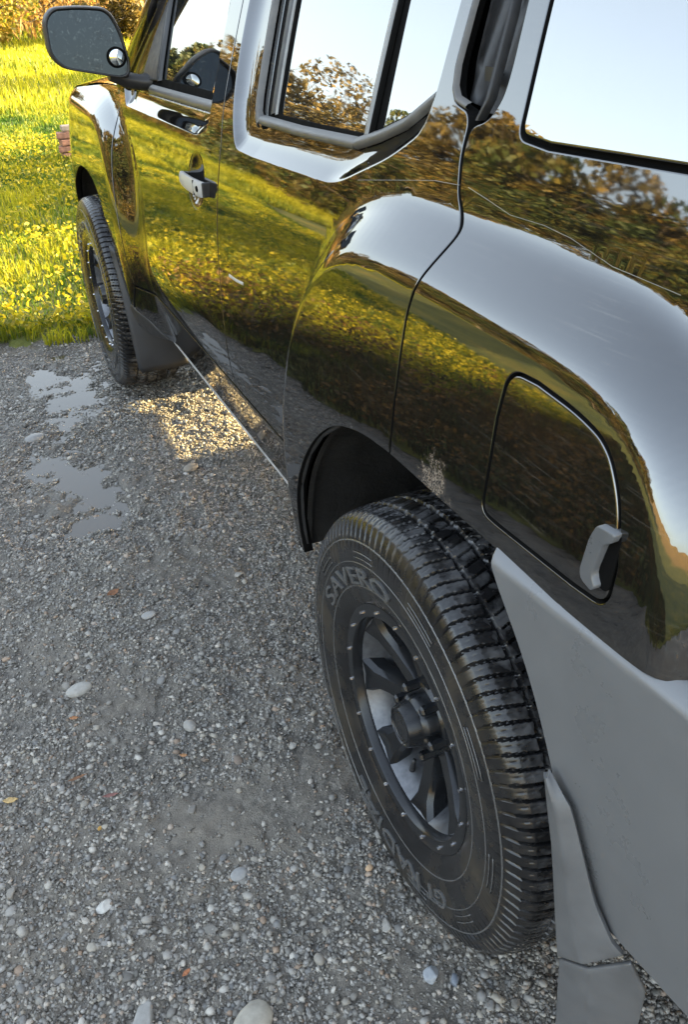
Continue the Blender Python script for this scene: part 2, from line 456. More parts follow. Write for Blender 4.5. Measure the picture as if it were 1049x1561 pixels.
def leaf(label, x, y, L, w, col, rz, curl=.15):
    V = []; F = []; n = 9
    for i in range(n):
        t = i/(n-1); ww = w*math.sin(math.pi*min(1, t*1.02))**.8*(1-.25*t) + .0006
        for k in (-1, 0, 1):
            V.append(((t-.5)*L, k*ww*.5, .003 + curl*L*(abs(k)*.35 + (t-.5)**2*.9) + (.001*math.sin(t*17+k))))
    for i in range(n-1):
        for k in range(2): F.append((i*3+k, i*3+k+1, i*3+4+k, i*3+3+k))
    o = add('fallen_leaf', V, F, simple('dead_leaf', col, .6, var=.35, scale=180), None, True, loc=(x, y, float(ground_z(x, y)) + .004))
    s = o.modifiers.new('thick', 'SOLIDIFY'); s.thickness = .0006
    o.rotation_euler = (.1, .05, rz); tag(o, label, 'leaf')
leaf('curled rust brown fallen leaf on mud below the puddle', -.332, 1.11, .040, .026, (.22, .10, .045), .4, .4)
leaf('pale yellow fallen leaf at the left edge of the photo', -.68, .494, .032, .016, (.42, .29, .12), -.2)
leaf('long thin brown leaf right of the pale yellow one', -.538, .489, .042, .008, (.20, .10, .05), .15)
leaf('dull red narrow leaf below the long thin brown leaf', -.482, .411, .034, .010, (.20, .09, .075), -.1)
leaf('small orange leaf scrap on gravel near the bottom centre', -.439, -.034, .019, .009, (.36, .14, .06), .5)
leaf('tiny golden leaf below the dull red leaf', -.52, .339, .013, .009, (.45, .26, .06), 1.0)
leaf('orange brown leaf scrap just below the pale oval stone', -.515, .671, .022, .011, (.33, .15, .06), -.3)
leaf('orange leaf scrap on gravel right of the pebbles', -.31, .45, .018, .009, (.38, .19, .08), -.4)

# ------------------------------------------------------------------ vegetation
def foliage_material(name, stops, trans=.35, rough=.55):
    m, nt, b = new_mat(name); L = nt.links
    at = N(nt, 'ShaderNodeAttribute'); at.attribute_name = 'tint'
    c = ramp(nt, at.outputs['Fac'], stops)
    L.new(c.outputs[0], b.inputs['Base Color']); b.inputs['Roughness'].default_value = rough; b.inputs['IOR'].default_value = 1.35
    t = N(nt, 'ShaderNodeBsdfTranslucent'); L.new(c.outputs[0], t.inputs[0])
    mx = N(nt, 'ShaderNodeMixShader'); mx.inputs[0].default_value = trans
    L.new(b.outputs[0], mx.inputs[1]); L.new(t.outputs[0], mx.inputs[2])
    L.new(mx.outputs[0], nt.nodes['Material Output'].inputs[0])
    return m
M_GRASS = foliage_material('grass', [(0, (.022, .065, .010)), (.35, (.060, .12, .012)), (.65, (.19, .205, .010)), (1, (.38, .36, .015))], .45)
M_WEED = foliage_material('weed', [(0, (.06, .11, .015)), (.5, (.27, .245, .010)), (1, (.44, .35, .018))], .45)
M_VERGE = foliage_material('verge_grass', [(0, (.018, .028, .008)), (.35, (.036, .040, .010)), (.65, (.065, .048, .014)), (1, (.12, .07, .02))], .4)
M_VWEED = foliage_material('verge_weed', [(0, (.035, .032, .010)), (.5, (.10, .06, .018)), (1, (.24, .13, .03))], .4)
M_DRY = foliage_material('dry_brush', [(0, (.13, .10, .03)), (.5, (.25, .14, .035)), (1, (.36, .22, .04))], .35)
M_LEAF = foliage_material('tree_leaf', [(0, (.022, .04, .012)), (.5, (.055, .075, .016)), (1, (.15, .115, .02))], .35)
M_LEAF2 = foliage_material('autumn_leaf', [(0, (.040, .036, .014)), (.5, (.10, .078, .018)), (1, (.21, .135, .025))], .35)
M_BUSH = foliage_material('bush_leaf', [(0, (.05, .07, .012)), (.5, (.19, .16, .014)), (1, (.34, .22, .02))], .4)
M_BARK = simple('bark', (.09, .07, .05), .9, var=.4, scale=6, bmp=.6, bdist=.02)

def blades(name, x, y, h, w, mat, tint, r, parent=None, seg=2, zf=field_z, lean=.45):
    n = len(x); z = zf(x, y)
    a = r.uniform(0, 2*np.pi, n); la = r.uniform(0, 2*np.pi, n); le = np.abs(r.normal(0, lean, n))*h
    dx, dy = np.cos(a)*w*.5, np.sin(a)*w*.5; lx, ly = np.cos(la)*le, np.sin(la)*le
    P = []
    P.append(np.stack([x-dx, y-dy, z-.01], -1)); P.append(np.stack([x+dx, y+dy, z-.01], -1))
    if seg == 2:
        P.append(np.stack([x-dx*.7+lx*.3, y-dy*.7+ly*.3, z+h*.55], -1)); P.append(np.stack([x+dx*.7+lx*.3, y+dy*.7+ly*.3, z+h*.55], -1))
    P.append(np.stack([x+lx, y+ly, z+h*np.sqrt(np.clip(1-(le/h)**2*.35, .2, 1))], -1))
    k = len(P); V = np.stack(P, 1).reshape(-1, 3); b = (np.arange(n)*k)[:, None]
    F = np.concatenate([b + np.array([[0, 1, 3]]), b + np.array([[0, 3, 2]]), b + np.array([[2, 3, 4]])]) if seg == 2 else b + np.array([[0, 1, 2]])
    o = add(name, V, F, mat, parent, True)
    t = o.data.attributes.new('tint', 'FLOAT', 'POINT'); t.data.foreach_set('value', np.repeat(tint, k).astype(np.float32))
    return o
GR = np.random.default_rng(77)
n = 150000
x = GR.uniform(-4.2, 2.6, n); y = 3.0 + 9.8*GR.random(n)**1.5
k = y > edge_y(x, y) + .04 - .55*np.clip(fbm(x, y, 5, 3, 55) - .08, 0, 1) + .10*GR.random(n)**2; x, y = x[k], y[k]
patch = fbm(x, y, 1.5, 4, 51, .6)
h = (.030 + .035*GR.random(len(x)))*(1 + 1.3*np.clip(patch, -.5, 1)) + .012*np.clip(y-4, 0, 6)*.3
tint = np.clip(.50 + .85*patch + GR.normal(0, .2, len(x)), 0, 1)
tag(blades('meadow_grass', x, y, h, .006 + .0012*np.clip(y-3, 0, 9), M_GRASS, tint, GR), 'short yellow green grass covering the meadow', kind='stuff')
n = 90000
x = GR.uniform(-16, 12, n); y = 12 + 22*GR.random(n)**1.2
patch = fbm(x, y, .5, 3, 52)
tag(blades('distant_grass', x, y, .10 + .10*GR.random(n), .03 + .002*(y-12), M_GRASS, np.clip(.72 + .4*patch + GR.normal(0, .15, n), 0, 1), GR, seg=1), 'bright yellow grass in the far part of the meadow', kind='stuff')
# broad-leaved weeds
def leaves(name, c, size, nrm_up, mat, tint, r, parent=None):
    """many small rhombic leaves at points c"""
    n = len(c); d = r.normal(size=(n, 3)); d[:, 2] = d[:, 2]*.6 + nrm_up*.2; d /= np.linalg.norm(d, axis=1, keepdims=True)
    q = r.normal(size=(n, 3)); s = np.cross(d, q); s /= np.linalg.norm(s, axis=1, keepdims=True)
    L = size[:, None]
    P = np.stack([c - d*L*.5, c + s*L*.3, c + d*L*.5, c - s*L*.3], 1).reshape(-1, 3)
    F = (np.arange(n)*4)[:, None] + np.arange(4)[None]
    o = add(name, P, F, mat, parent, False)
    t = o.data.attributes.new('tint', 'FLOAT', 'POINT'); t.data.foreach_set('value', np.repeat(tint, 4).astype(np.float32))
    return o
n = 48000
x = GR.uniform(-4.0, 2.4, n); y = 3.35 + 6.5*GR.random(n)**1.7
k = (y > edge_y(x, y) + .03) & (fbm(x, y, 1.7, 3, 61) + GR.normal(0, .15, n) > -.12); x, y = x[k], y[k]
z = field_z(x, y) + .02 + .085*GR.random(len(x))
tag(leaves('meadow_weeds', np.stack([x, y, z], -1), GR.uniform(.018, .045, len(x)), 1, M_WEED, np.clip(GR.normal(.55, .28, len(x)), 0, 1), GR), 'low broad leaved weeds growing through the grass', kind='stuff')
# rougher, drier growth along the left side of the drive
n = 60000
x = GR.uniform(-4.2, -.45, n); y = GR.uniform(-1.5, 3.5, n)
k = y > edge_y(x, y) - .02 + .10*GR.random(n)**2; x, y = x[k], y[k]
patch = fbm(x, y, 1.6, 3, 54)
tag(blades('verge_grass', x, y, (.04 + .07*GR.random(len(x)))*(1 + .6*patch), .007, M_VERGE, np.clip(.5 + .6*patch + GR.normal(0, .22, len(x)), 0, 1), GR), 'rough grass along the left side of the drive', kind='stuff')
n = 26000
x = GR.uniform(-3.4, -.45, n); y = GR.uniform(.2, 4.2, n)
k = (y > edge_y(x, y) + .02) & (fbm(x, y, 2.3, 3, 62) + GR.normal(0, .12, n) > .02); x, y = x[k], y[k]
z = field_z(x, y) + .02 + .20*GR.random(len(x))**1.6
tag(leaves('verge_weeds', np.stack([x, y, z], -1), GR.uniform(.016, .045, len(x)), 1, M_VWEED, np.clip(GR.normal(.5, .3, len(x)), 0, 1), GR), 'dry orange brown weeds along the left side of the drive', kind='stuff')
# dry brush on the far slope
n = 60000
x = GR.uniform(-70, 60, n); y = 27 + 70*GR.random(n)**1.3
tag(blades('dry_brush', x, y, .35 + .9*GR.random(n)**2, .08 + .003*(y-27), M_DRY, np.clip(.5 + .5*fbm(x, y, .12, 3, 71) + GR.normal(0, .2, n), 0, 1), GR, seg=1), 'dry orange brush covering the far slope', kind='stuff')

def crown_points(r, n, blobs):
    B = np.array(blobs); w = B[:, 3]**2; i = r.choice(len(B), n, p=w/w.sum())
    d = r.normal(size=(n, 3)); d /= np.linalg.norm(d, axis=1, keepdims=True)
    rad = B[i, 3]*(.45 + .62*r.random(n)**.45)
    p = B[i, :3] + d*rad[:, None]*np.array([1, 1, .82])
    keep = fbm(p[:, 0]+p[:, 2], p[:, 1]-p[:, 2], 1.3, 2, 81) > -.30
    return p[keep]
def tree(name, label, x, y, H, rad, mat, seed, nleaf=9000, bare=.28, leaf_size=.16, group=None, cat='tree', low=.3):
    r = np.random.default_rng(seed); z0 = float(field_z(x, y)) if (abs(x-.6) > 5.5 or y > 3.4) else 0
    root = empty(name, (x, y, z0))
    tag(root, label, cat, group)
    mb = MB(); top = H*.8
    pts = [(0, 0, -.2)]; 
    for i in range(1, 7): pts.append((r.normal(0, .03*H*i/6), r.normal(0, .03*H*i/6), top*i/6))
    t0 = .022*H + .03
    mb.tube(pts, [t0*(1-.85*i/6) for i in range(7)], 8)
    blobs = []
    nb = 15
    for i in range(nb):
        f = low + (1-low)*r.random()**.8
        a = r.uniform(0, 6.283); sp = rad*(1 - .55*max(0, f-.55)/.45)*r.uniform(.35, .85)
        c = Vector((math.cos(a)*sp, math.sin(a)*sp, H*f*.92))
        j = min(5, max(1, int(f*6*.7))); b0 = Vector(pts[j])
        mid = b0.lerp(c, .5) + Vector((0, 0, .06*H*r.random()))
        mb.tube([b0, mid, c], [t0*.42*(1-f*.5), t0*.25, t0*.07], 6)
        for _ in range(3):
            e = c + Vector(r.normal(0, rad*.28, 3)); mb.tube([mid.lerp(c, .6), c.lerp(e, .6), e], [t0*.14, t0*.08, t0*.03], 5)
        blobs.append((*c, rad*r.uniform(.3, .52)))
    mb.build('trunk', M_BARK, root, True, loc=(x, y, z0))
    p = crown_points(r, nleaf, blobs)
    tn = np.clip(.5 + .5*fbm(p[:, 0], p[:, 2]+p[:, 1], 1.2, 2, seed) + r.normal(0, .2, len(p)), 0, 1)
    p = p + np.array([x, y, z0])
    leaves('crown', p, r.uniform(.6, 1.3, len(p))*leaf_size, 0, mat, tn, r, root)
    return root
def polar(az_left, d): return (-math.sin(R(az_left))*d - .3, math.cos(R(az_left))*d)
TREES = [(13.5, 46, 6.4, 2.0, M_LEAF, 'slim dark green tree beyond the meadow mirrored in the front door window'),
         (20.5, 44, 9.8, 4.6, M_LEAF2, 'broad golden brown tree beyond the meadow mirrored in the rear door window'),
         (26.5, 50, 10.5, 2.6, M_LEAF, 'narrow dark tree mirrored at the rear edge of the rear door window'),
         (31, 19, 6.2, 2.5, M_LEAF2, 'brown autumn tree at the near end of the wood'),
         (36, 17, 5.7, 2.4, M_LEAF, 'dark green bushy tree second from the near end of the wood'),
         (41, 16.5, 5.7, 2.4, M_LEAF2, 'rust brown tree in the middle of the wood'),
         (46, 16, 5.8, 2.5, M_LEAF, 'dark tree left of the rust brown one in the wood'),
         (52, 16, 6.2, 2.6, M_LEAF2, 'bronze leaved tree near the left end of the wood'),
         (59, 17, 7.0, 2.8, M_LEAF, 'tall dark tree at the left end of the wood'),
         (68, 18, 6.0, 2.8, M_LEAF2, 'ochre tree standing apart left of the wood'),
         (5, 60, 7.0, 3.6, M_LEAF2, 'low brown tree straight ahead on the far slope'),
         (-4, 64, 8.0, 3.6, M_LEAF, 'green tree on the far slope right of the low brown one')]
for i, (a, d, H, rd, m, lab) in enumerate(TREES):
    x, y = polar(a, d); tree('tree', lab, x, y, H, rd, m, 100+i, 15000 if d > 40 and i < 3 else 16000, leaf_size=.30 if d > 40 else .2, group='trees beyond the meadow')
# undergrowth that closes the foot of the wood
SHRUBS = [(9, 42, 3.2, 'dark round shrub under the slim dark green tree'), (12, 38, 3.2, 'brown round shrub beside the slim dark green tree'),
          (14.5, 30, 2.9, 'dark shrub between the slim tree and the broad golden one'), (17.2, 25, 2.6, 'brown shrub in front of the broad golden brown tree'),
          (20, 21.5, 2.5, 'dark shrub behind the brown shrub of the golden tree'), (23.5, 19, 2.6, 'brown shrub below the narrow dark tree'),
          (27.5, 17, 3.0, 'dark shrub at the near end of the wood'), (32, 15.5, 3.6, 'brown shrub under the brown autumn tree'),
          (37, 14.5, 3.8, 'dark shrub under the dark green bushy tree'), (42.5, 14, 3.8, 'brown shrub under the rust brown tree'),
          (48, 13.5, 3.6, 'dark shrub left of the rust brown tree'), (55, 14, 3.4, 'brown shrub under the bronze leaved tree'), (62, 15, 3.4, 'dark shrub under the tall tree at the left end')]
for i, (a, d, h_, lab) in enumerate(SHRUBS):
    x, y = polar(a, d)
    tree('shrub', lab, x, y, h_, 1.9, M_LEAF2 if i % 2 else M_LEAF, 200+i, 6000, leaf_size=.15, group='shrubs at the foot of the trees', cat='shrub', low=.1)
# bushes at the far edge of the meadow, seen past the mirror
for i, (x, y, H, w, m, lab) in enumerate([(1.5, 25.5, 2.3, 1.3, M_BUSH, 'yellow green bush at the far edge of the meadow, left of the wing mirror'),
        (3.6, 29.5, 2.1, 1.7, M_DRY, 'orange bush on the slope behind the yellow green one'),
        (6.2, 33, 2.2, 1.9, M_DRY, 'rust orange bush on the slope behind the wing mirror'),
        (.2, 27.5, 2.3, 1.5, M_BUSH, 'yellow bush cut off by the left edge of the photo'),
        (4.6, 25.8, 1.1, 1.2, M_LEAF2, 'low brown bush between mirror and windscreen pillar')]):
    tree('bush', lab, x, y, H, w, m, 300+i, 4200, leaf_size=.15, cat='bush', low=.08)
# two dense trees on the far side of the car: their shade falls across the meadow
tree('tree', 'dense leafy tree standing right of the car, shading a strip of meadow', 9.5, 6.3, 4.4, 1.75, M_LEAF, 401, 16000, leaf_size=.3, low=.12)
tree('tree', 'smaller leafy tree farther ahead on the right', 14.0, 14.6, 4.6, 1.6, M_LEAF, 402, 6000, leaf_size=.3, low=.15)

# added shed out of view: put in to keep the sun off the drive
M_BOARD = simple('added_shed_boards', (.20, .15, .11), .85, var=.3, scale=9, bmp=.5, bdist=.004)
shed = empty('added_shade_shed', (6.6, -3.2, 0)); tag(shed, 'added board shed out of view right of the car, blocks the sun', 'shed')
for k in range(28):
    y_ = -7.6 + k*.31
    MB().box((5.2, y_, 0), (5.24, y_+.30, 2.9)).build('board', M_BOARD, shed)
MB().box((5.27, -7.6, 0), (8.0, 1.22, 2.85)).build('wall', M_BOARD, shed)
MB().put([(4.9, -7.9, 2.75), (4.9, 1.40, 2.75), (6.6, 1.40, 3.7), (6.6, -7.9, 3.7), (8.3, -7.9, 2.75), (8.3, 1.40, 2.75), (4.9, -7.9, 2.85), (4.9, 1.40, 2.85), (6.6, 1.40, 3.8), (6.6, -7.9, 3.8), (8.3, -7.9, 2.85), (8.3, 1.40, 2.85)],
         [(0, 1, 2, 3), (3, 2, 5, 4), (7, 6, 9, 8), (8, 9, 10, 11), (0, 6, 7, 1), (4, 5, 11, 10), (1, 7, 8, 2), (2, 8, 11, 5), (0, 3, 9, 6), (3, 4, 10, 9)]).build('roof', simple('roof_felt', (.05, .05, .05), .9), shed)

# brick pier in the grass
M_BRICK = simple('brick', (.26, .13, .085), .9, var=.5, scale=30, bmp=.5, bdist=.004)
px_, py_ = .70, 8.2; pz_ = float(field_z(px_, py_)) + .01
pier = empty('brick_pier', (px_, py_, pz_))
tag(pier, 'small weathered red brick pier standing in the grass by the front fender', 'pier')
for i in range(4):
    o = MB().box((-.075, -.05, 0), (.075, .05, .052)).build('brick', M_BRICK, pier, loc=(px_ + .010*(-1)**i, py_, pz_ + .060*i), bevel=.006)
    o.rotation_euler = (0, 0, .16*(-1)**i)
MB().box((-.045, -.045, 0), (.045, .045, .05)).build('coping', simple('coping', (.30, .24, .19), .9), pier, loc=(px_ + .01, py_, pz_ + .242), bevel=.01)
# ------------------------------------------------------------------ car materials
def paint_material():
    m, nt, b = new_mat('black_paint'); L = nt.links
    v = coords(nt)
    n = noise(nt, 7, 5, .6, v)
    # fine wash scratches, mostly lengthwise
    s1 = noise(nt, 1, 3, .5, coords(nt, (3, 9, 420), (.35, 0, 0)))
    s2 = noise(nt, 1, 3, .5, coords(nt, (3, 14, 520), (.62, 0, 0)))
    k1 = ramp(nt, s1.outputs[0], [(.61, 0.0), (.69, 1.0)]).outputs[0]
    k2 = ramp(nt, s2.outputs[0], [(.62, 0.0), (.70, 1.0)]).outputs[0]
    sc = math2(nt, 'MULTIPLY', math2(nt, 'MAXIMUM', k1, k2), ramp(nt, n.outputs[0], [(.40, 0.0), (.65, 1.0)]).outputs[0])
    c = mixc(nt, math2(nt, 'MULTIPLY', sc, .14), (.0035, .0034, .0036), (.22, .20, .17))
    # thin film of dust, and dried mud thrown up behind the door edge
    d = noise(nt, 60, 6, .65, v)
    dust = math2(nt, 'MULTIPLY', ramp(nt, d.outputs[0], [(.35, 0.0), (.75, 1.0)]).outputs[0], .018)
    c = mixc(nt, dust, c, (.20, .17, .13))
    g = N(nt, 'ShaderNodeVectorMath'); g.operation = 'DISTANCE'; L.new(v, g.inputs[0]); g.inputs[1].default_value = (.03, -.045, .885)
    nd = noise(nt, 55, 5, .7, v); nd2 = noise(nt, 300, 5, .7, v)
    md = math2(nt, 'ADD', math2(nt, 'MULTIPLY', g.outputs['Value'], 12), math2(nt, 'MULTIPLY', nd.outputs[0], 1.5))
    mk = math2(nt, 'MULTIPLY', ramp(nt, math2(nt, 'MULTIPLY', md, .6), [(.62, 1.0), (.74, 0.0)]).outputs[0], ramp(nt, nd2.outputs[0], [(.42, 0.0), (.58, 1.0)]).outputs[0])
    c = mixc(nt, math2(nt, 'MULTIPLY', mk, .75), c, (.24, .19, .15))
    L.new(c, b.inputs['Base Color'])
    rr = math2(nt, 'ADD', math2(nt, 'MULTIPLY', n.outputs[0], .055), math2(nt, 'MULTIPLY', mk, .5))
    L.new(rr, b.inputs['Roughness'])
    b.inputs['IOR'].default_value = PAINT_IOR
    wv = noise(nt, 5, 2, .5, v)
    h = bump(nt, None, wv.outputs[0], .025, .004)
    bump(nt, b, nd2.outputs[0], .0015, .001, h)
    return m
PAINT_IOR = 2.1
M_PAINT = paint_material()
def glass_material():
    m, nt, b = new_mat('tinted_glass'); L = nt.links
    v = coords(nt); n = noise(nt, 25, 6, .65, v)
    b.inputs['IOR'].default_value = 3.4
    L.new(ramp(nt, n.outputs[0], [(.35, (.006, .007, .008)), (.8, (.014, .015, .015))]).outputs[0], b.inputs['Base Color'])
    L.new(ramp(nt, n.outputs[0], [(.35, .008), (.8, .035)]).outputs[0], b.inputs['Roughness'])
    return m
M_GLASS = glass_material()
M_TRIM = simple('black_plastic', (.018, .018, .019), .5, var=.3, scale=40, bmp=.25, bdist=.0006)
M_RUBBER = simple('weathered_rubber', (.075, .072, .068), .45, var=.35, scale=25, bmp=.2)
M_SEAL_SHADE = simple('black_seal_and_shade', (.0035, .0035, .0035), .95, ior=1.15, bmp=0)  # real seals, and the shade coloured into the shut lines
M_DARK = simple('underbody', (.018, .017, .016), .85, var=.5, scale=8, bmp=.6, bdist=.006)
M_BUMPER = simple('silver_grey_bumper', (.140, .144, .150), .32, metal=.2, var=.05, scale=14, bmp=.12, bdist=.0004, ior=1.5)
M_FLAP = simple('grey_flap', (.095, .097, .10), .45, var=.15, scale=18, bmp=.2, bdist=.0006)
M_FLAPB = simple('black_flap', (.020, .021, .024), .5, var=.2, scale=18, bmp=.2, bdist=.0006)
M_SILVER = simple('silver_plastic', (.34, .335, .33), .38, metal=.0, var=.08, scale=40, bmp=.05)
M_BRIGHT = simple('bright_edge', (.5, .5, .5), .25, metal=.6, var=.1)
M_MIRROR = None
def mirror_material():
    m, nt, b = new_mat('mirror_glass'); L = nt.links
    v = coords(nt); n = noise(nt, 30, 6, .7, v)
    b.inputs['Base Color'].default_value = (.028, .034, .041, 1); b.inputs['Metallic'].default_value = 1
    L.new(ramp(nt, n.outputs[0], [(.45, .01), (.62, .16)]).outputs[0], b.inputs['Roughness'])
    n2 = noise(nt, 60, 7, .75, v, 1.5)
    L.new(mixc(nt, ramp(nt, n2.outputs[0], [(.56, 0.0), (.74, 1.0)]).outputs[0], (.028, .034, .041), (.09, .105, .115)), b.inputs['Base Color'])
    return m
M_MIRROR = mirror_material()

# ------------------------------------------------------------------ the shape of the car's side
def hermite(xs, ys):
    xs = np.array(xs, float); ys = np.array(ys, float)
    m = np.gradient(ys, xs)
    def f(x):
        x = np.clip(np.asarray(x, float), xs[0], xs[-1])
        i = np.clip(np.searchsorted(xs, x) - 1, 0, len(xs) - 2)
        h = xs[i + 1] - xs[i]; t = (x - xs[i]) / h
        return ((2*t**3 - 3*t**2 + 1)*ys[i] + (t**3 - 2*t**2 + t)*h*m[i]
                + (-2*t**3 + 3*t**2)*ys[i + 1] + (t**3 - t**2)*h*m[i + 1])
    return f

SIDE = hermite([.30, .38, .44, .50, .56, .62, .68, .76, .86, .96, 1.06, 1.14, 1.20, 1.25, 1.30, 1.40, 1.60, 1.75],
               [.150, .128, .118, .104, .087, .0755, .0725, .0765, .0855, .0965, .1105, .1255, .139, .153, .171, .209, .290, .352])
REAR_FLARE = np.array([(.565, .10), (.565, .60), (.54, .80), (.49, .95), (.415, 1.05), (.31, 1.104), (.15, 1.117), (-.20, 1.117), (-.31, 1.108), (-.385, 1.078), (-.435, 1.02), (-.458, .94), (-.472, .86), (-.485, .70), (-.50, .10)])
FRONT_FLARE = np.array([(2.20, .30), (2.20, .62), (2.25, .82), (2.34, .97), (2.46, 1.05), (2.60, 1.075), (3.9, 1.075), (3.9, .30)])

def poly_dist(P, y, z, closed=True):
    """distance to the outline of polygon P and a mask of the inside"""
    y = np.asarray(y, float); z = np.asarray(z, float)
    d = np.full(y.shape, 1e9); inside = np.zeros(y.shape, bool)
    n = len(P)
    for i in range(n):
        a = P[i]; b = P[(i + 1) % n]
        e = b - a; L = e @ e
        if L < 1e-14: continue
        t = np.clip(((y - a[0])*e[0] + (z - a[1])*e[1]) / L, 0, 1)
        d = np.minimum(d, np.hypot(y - a[0] - t*e[0], z - a[1] - t*e[1]))
        c = ((a[1] > z) != (b[1] > z))
        with np.errstate(divide='ignore', invalid='ignore'):
            xi = (b[0] - a[0])*(z - a[1]) / (b[1] - a[1] + 1e-30) + a[0]
        inside ^= c & (y < xi)
    return d, inside

def smin(a, b, k):
    h = np.clip(.5 + .5*(b - a)/k, 0, 1)
    return b*(1 - h) + a*h - k*h*(1 - h)

def round_poly(P, n=5):
    for _ in range(n):                      # corner cutting
        Q = np.roll(P, -1, 0); P = np.stack([.75*P + .25*Q, .25*P + .75*Q], 1).reshape(-1, 2)
    return P

def flare(P, y, z, x0, ky=1.0):
    k = np.array([ky, 1.0])
    d, ins = poly_dist(P*k, np.asarray(y)*ky, z)
    d = np.where(ins, 0, d)
    r = .035
    t = z - .87
    return x0 + .085*t + .26*t*t + .95*(np.sqrt(d*d + r*r) - r)

REAR_FLARE = round_poly(REAR_FLARE, 3); FRONT_FLARE = round_poly(FRONT_FLARE, 3)
LEDGES = []      # (polygon, depth) of the sunk frames round the windows

def S(y, z, ledge=True):
    """inboard offset x of the outer skin of the car's left side"""
    y = np.asarray(y, float); z = np.asarray(z, float)
    x = SIDE(z)
    x = smin(x, flare(REAR_FLARE, y, z, .026), .014)
    x = smin(x, flare(FRONT_FLARE, y, z, .028, .42), .014)
    x = x + 1.1*np.clip(-.43 - y, 0, None)**2 + 1.1*np.clip(y - 3.0, 0, None)**2
    if ledge:
        for P, dep in LEDGES:
            d, ins = poly_dist(P, y, z)
            q = np.where(ins, d, 0)
            x = x + dep*(1 - np.exp(-(q/.018)**1.3))
    return x

def normals(y, z, ledge=True):
    e = 5e-4
    sy = (S(y + e, z, ledge) - S(y - e, z, ledge))/(2*e)
    sz = (S(y, z + e, ledge) - S(y, z - e, ledge))/(2*e)
    n = np.stack([-np.ones_like(sy), sy, sz], -1)
    return n/np.linalg.norm(n, axis=-1, keepdims=True)


CENTRE = .93       # x of the car's long axis
car = empty('parked_suv', (CENTRE, 1.35, 0))
tag(car, 'black muddy off road SUV with silver grey rear bumper parked on gravel', 'car')

def smooth_outline(pts, rad=.0, step=.012):
    """closed polygon (y, z[, radius]) with rounded corners, sampled evenly"""
    pts = [tuple(p) for p in pts]; n = len(pts); out = []
    for i in range(n):
        p0 = np.array(pts[i-1][:2]); p = np.array(pts[i][:2]); p1 = np.array(pts[(i+1) % n][:2])
        r = pts[i][2] if len(pts[i]) > 2 else rad
        a = p0 - p; b = p1 - p; la = np.linalg.norm(a); lb = np.linalg.norm(b); a = a/la; b = b/lb
        t = min(r, .48*la, .48*lb)
        if t < 1e-4: out.append(p); continue
        s = p + a*t; e = p + b*t; k = max(3, int(t*2/step*1.5) + 2)
        for j in range(k):
            u = j/(k-1); out.append(s*(1-u)**2 + 2*p*u*(1-u) + e*u*u)
    res = []
    for i in range(len(out)):
        a = out[i]; b = out[(i+1) % len(out)]; L = np.linalg.norm(b-a)
        if L < 1e-6: continue
        k = max(1, int(math.ceil(L/step)))
        for j in range(k): res.append(a + (b-a)*j/k)
    P = np.array(res)
    area = .5*np.sum(P[:, 0]*np.roll(P[:, 1], -1) - np.roll(P[:, 0], -1)*P[:, 1])
    return P if area > 0 else P[::-1]
def out_normal(P):
    t = np.roll(P, -1, 0) - np.roll(P, 1, 0); t /= np.linalg.norm(t, axis=1, keepdims=True) + 1e-12
    return np.stack([t[:, 1], -t[:, 0]], 1)

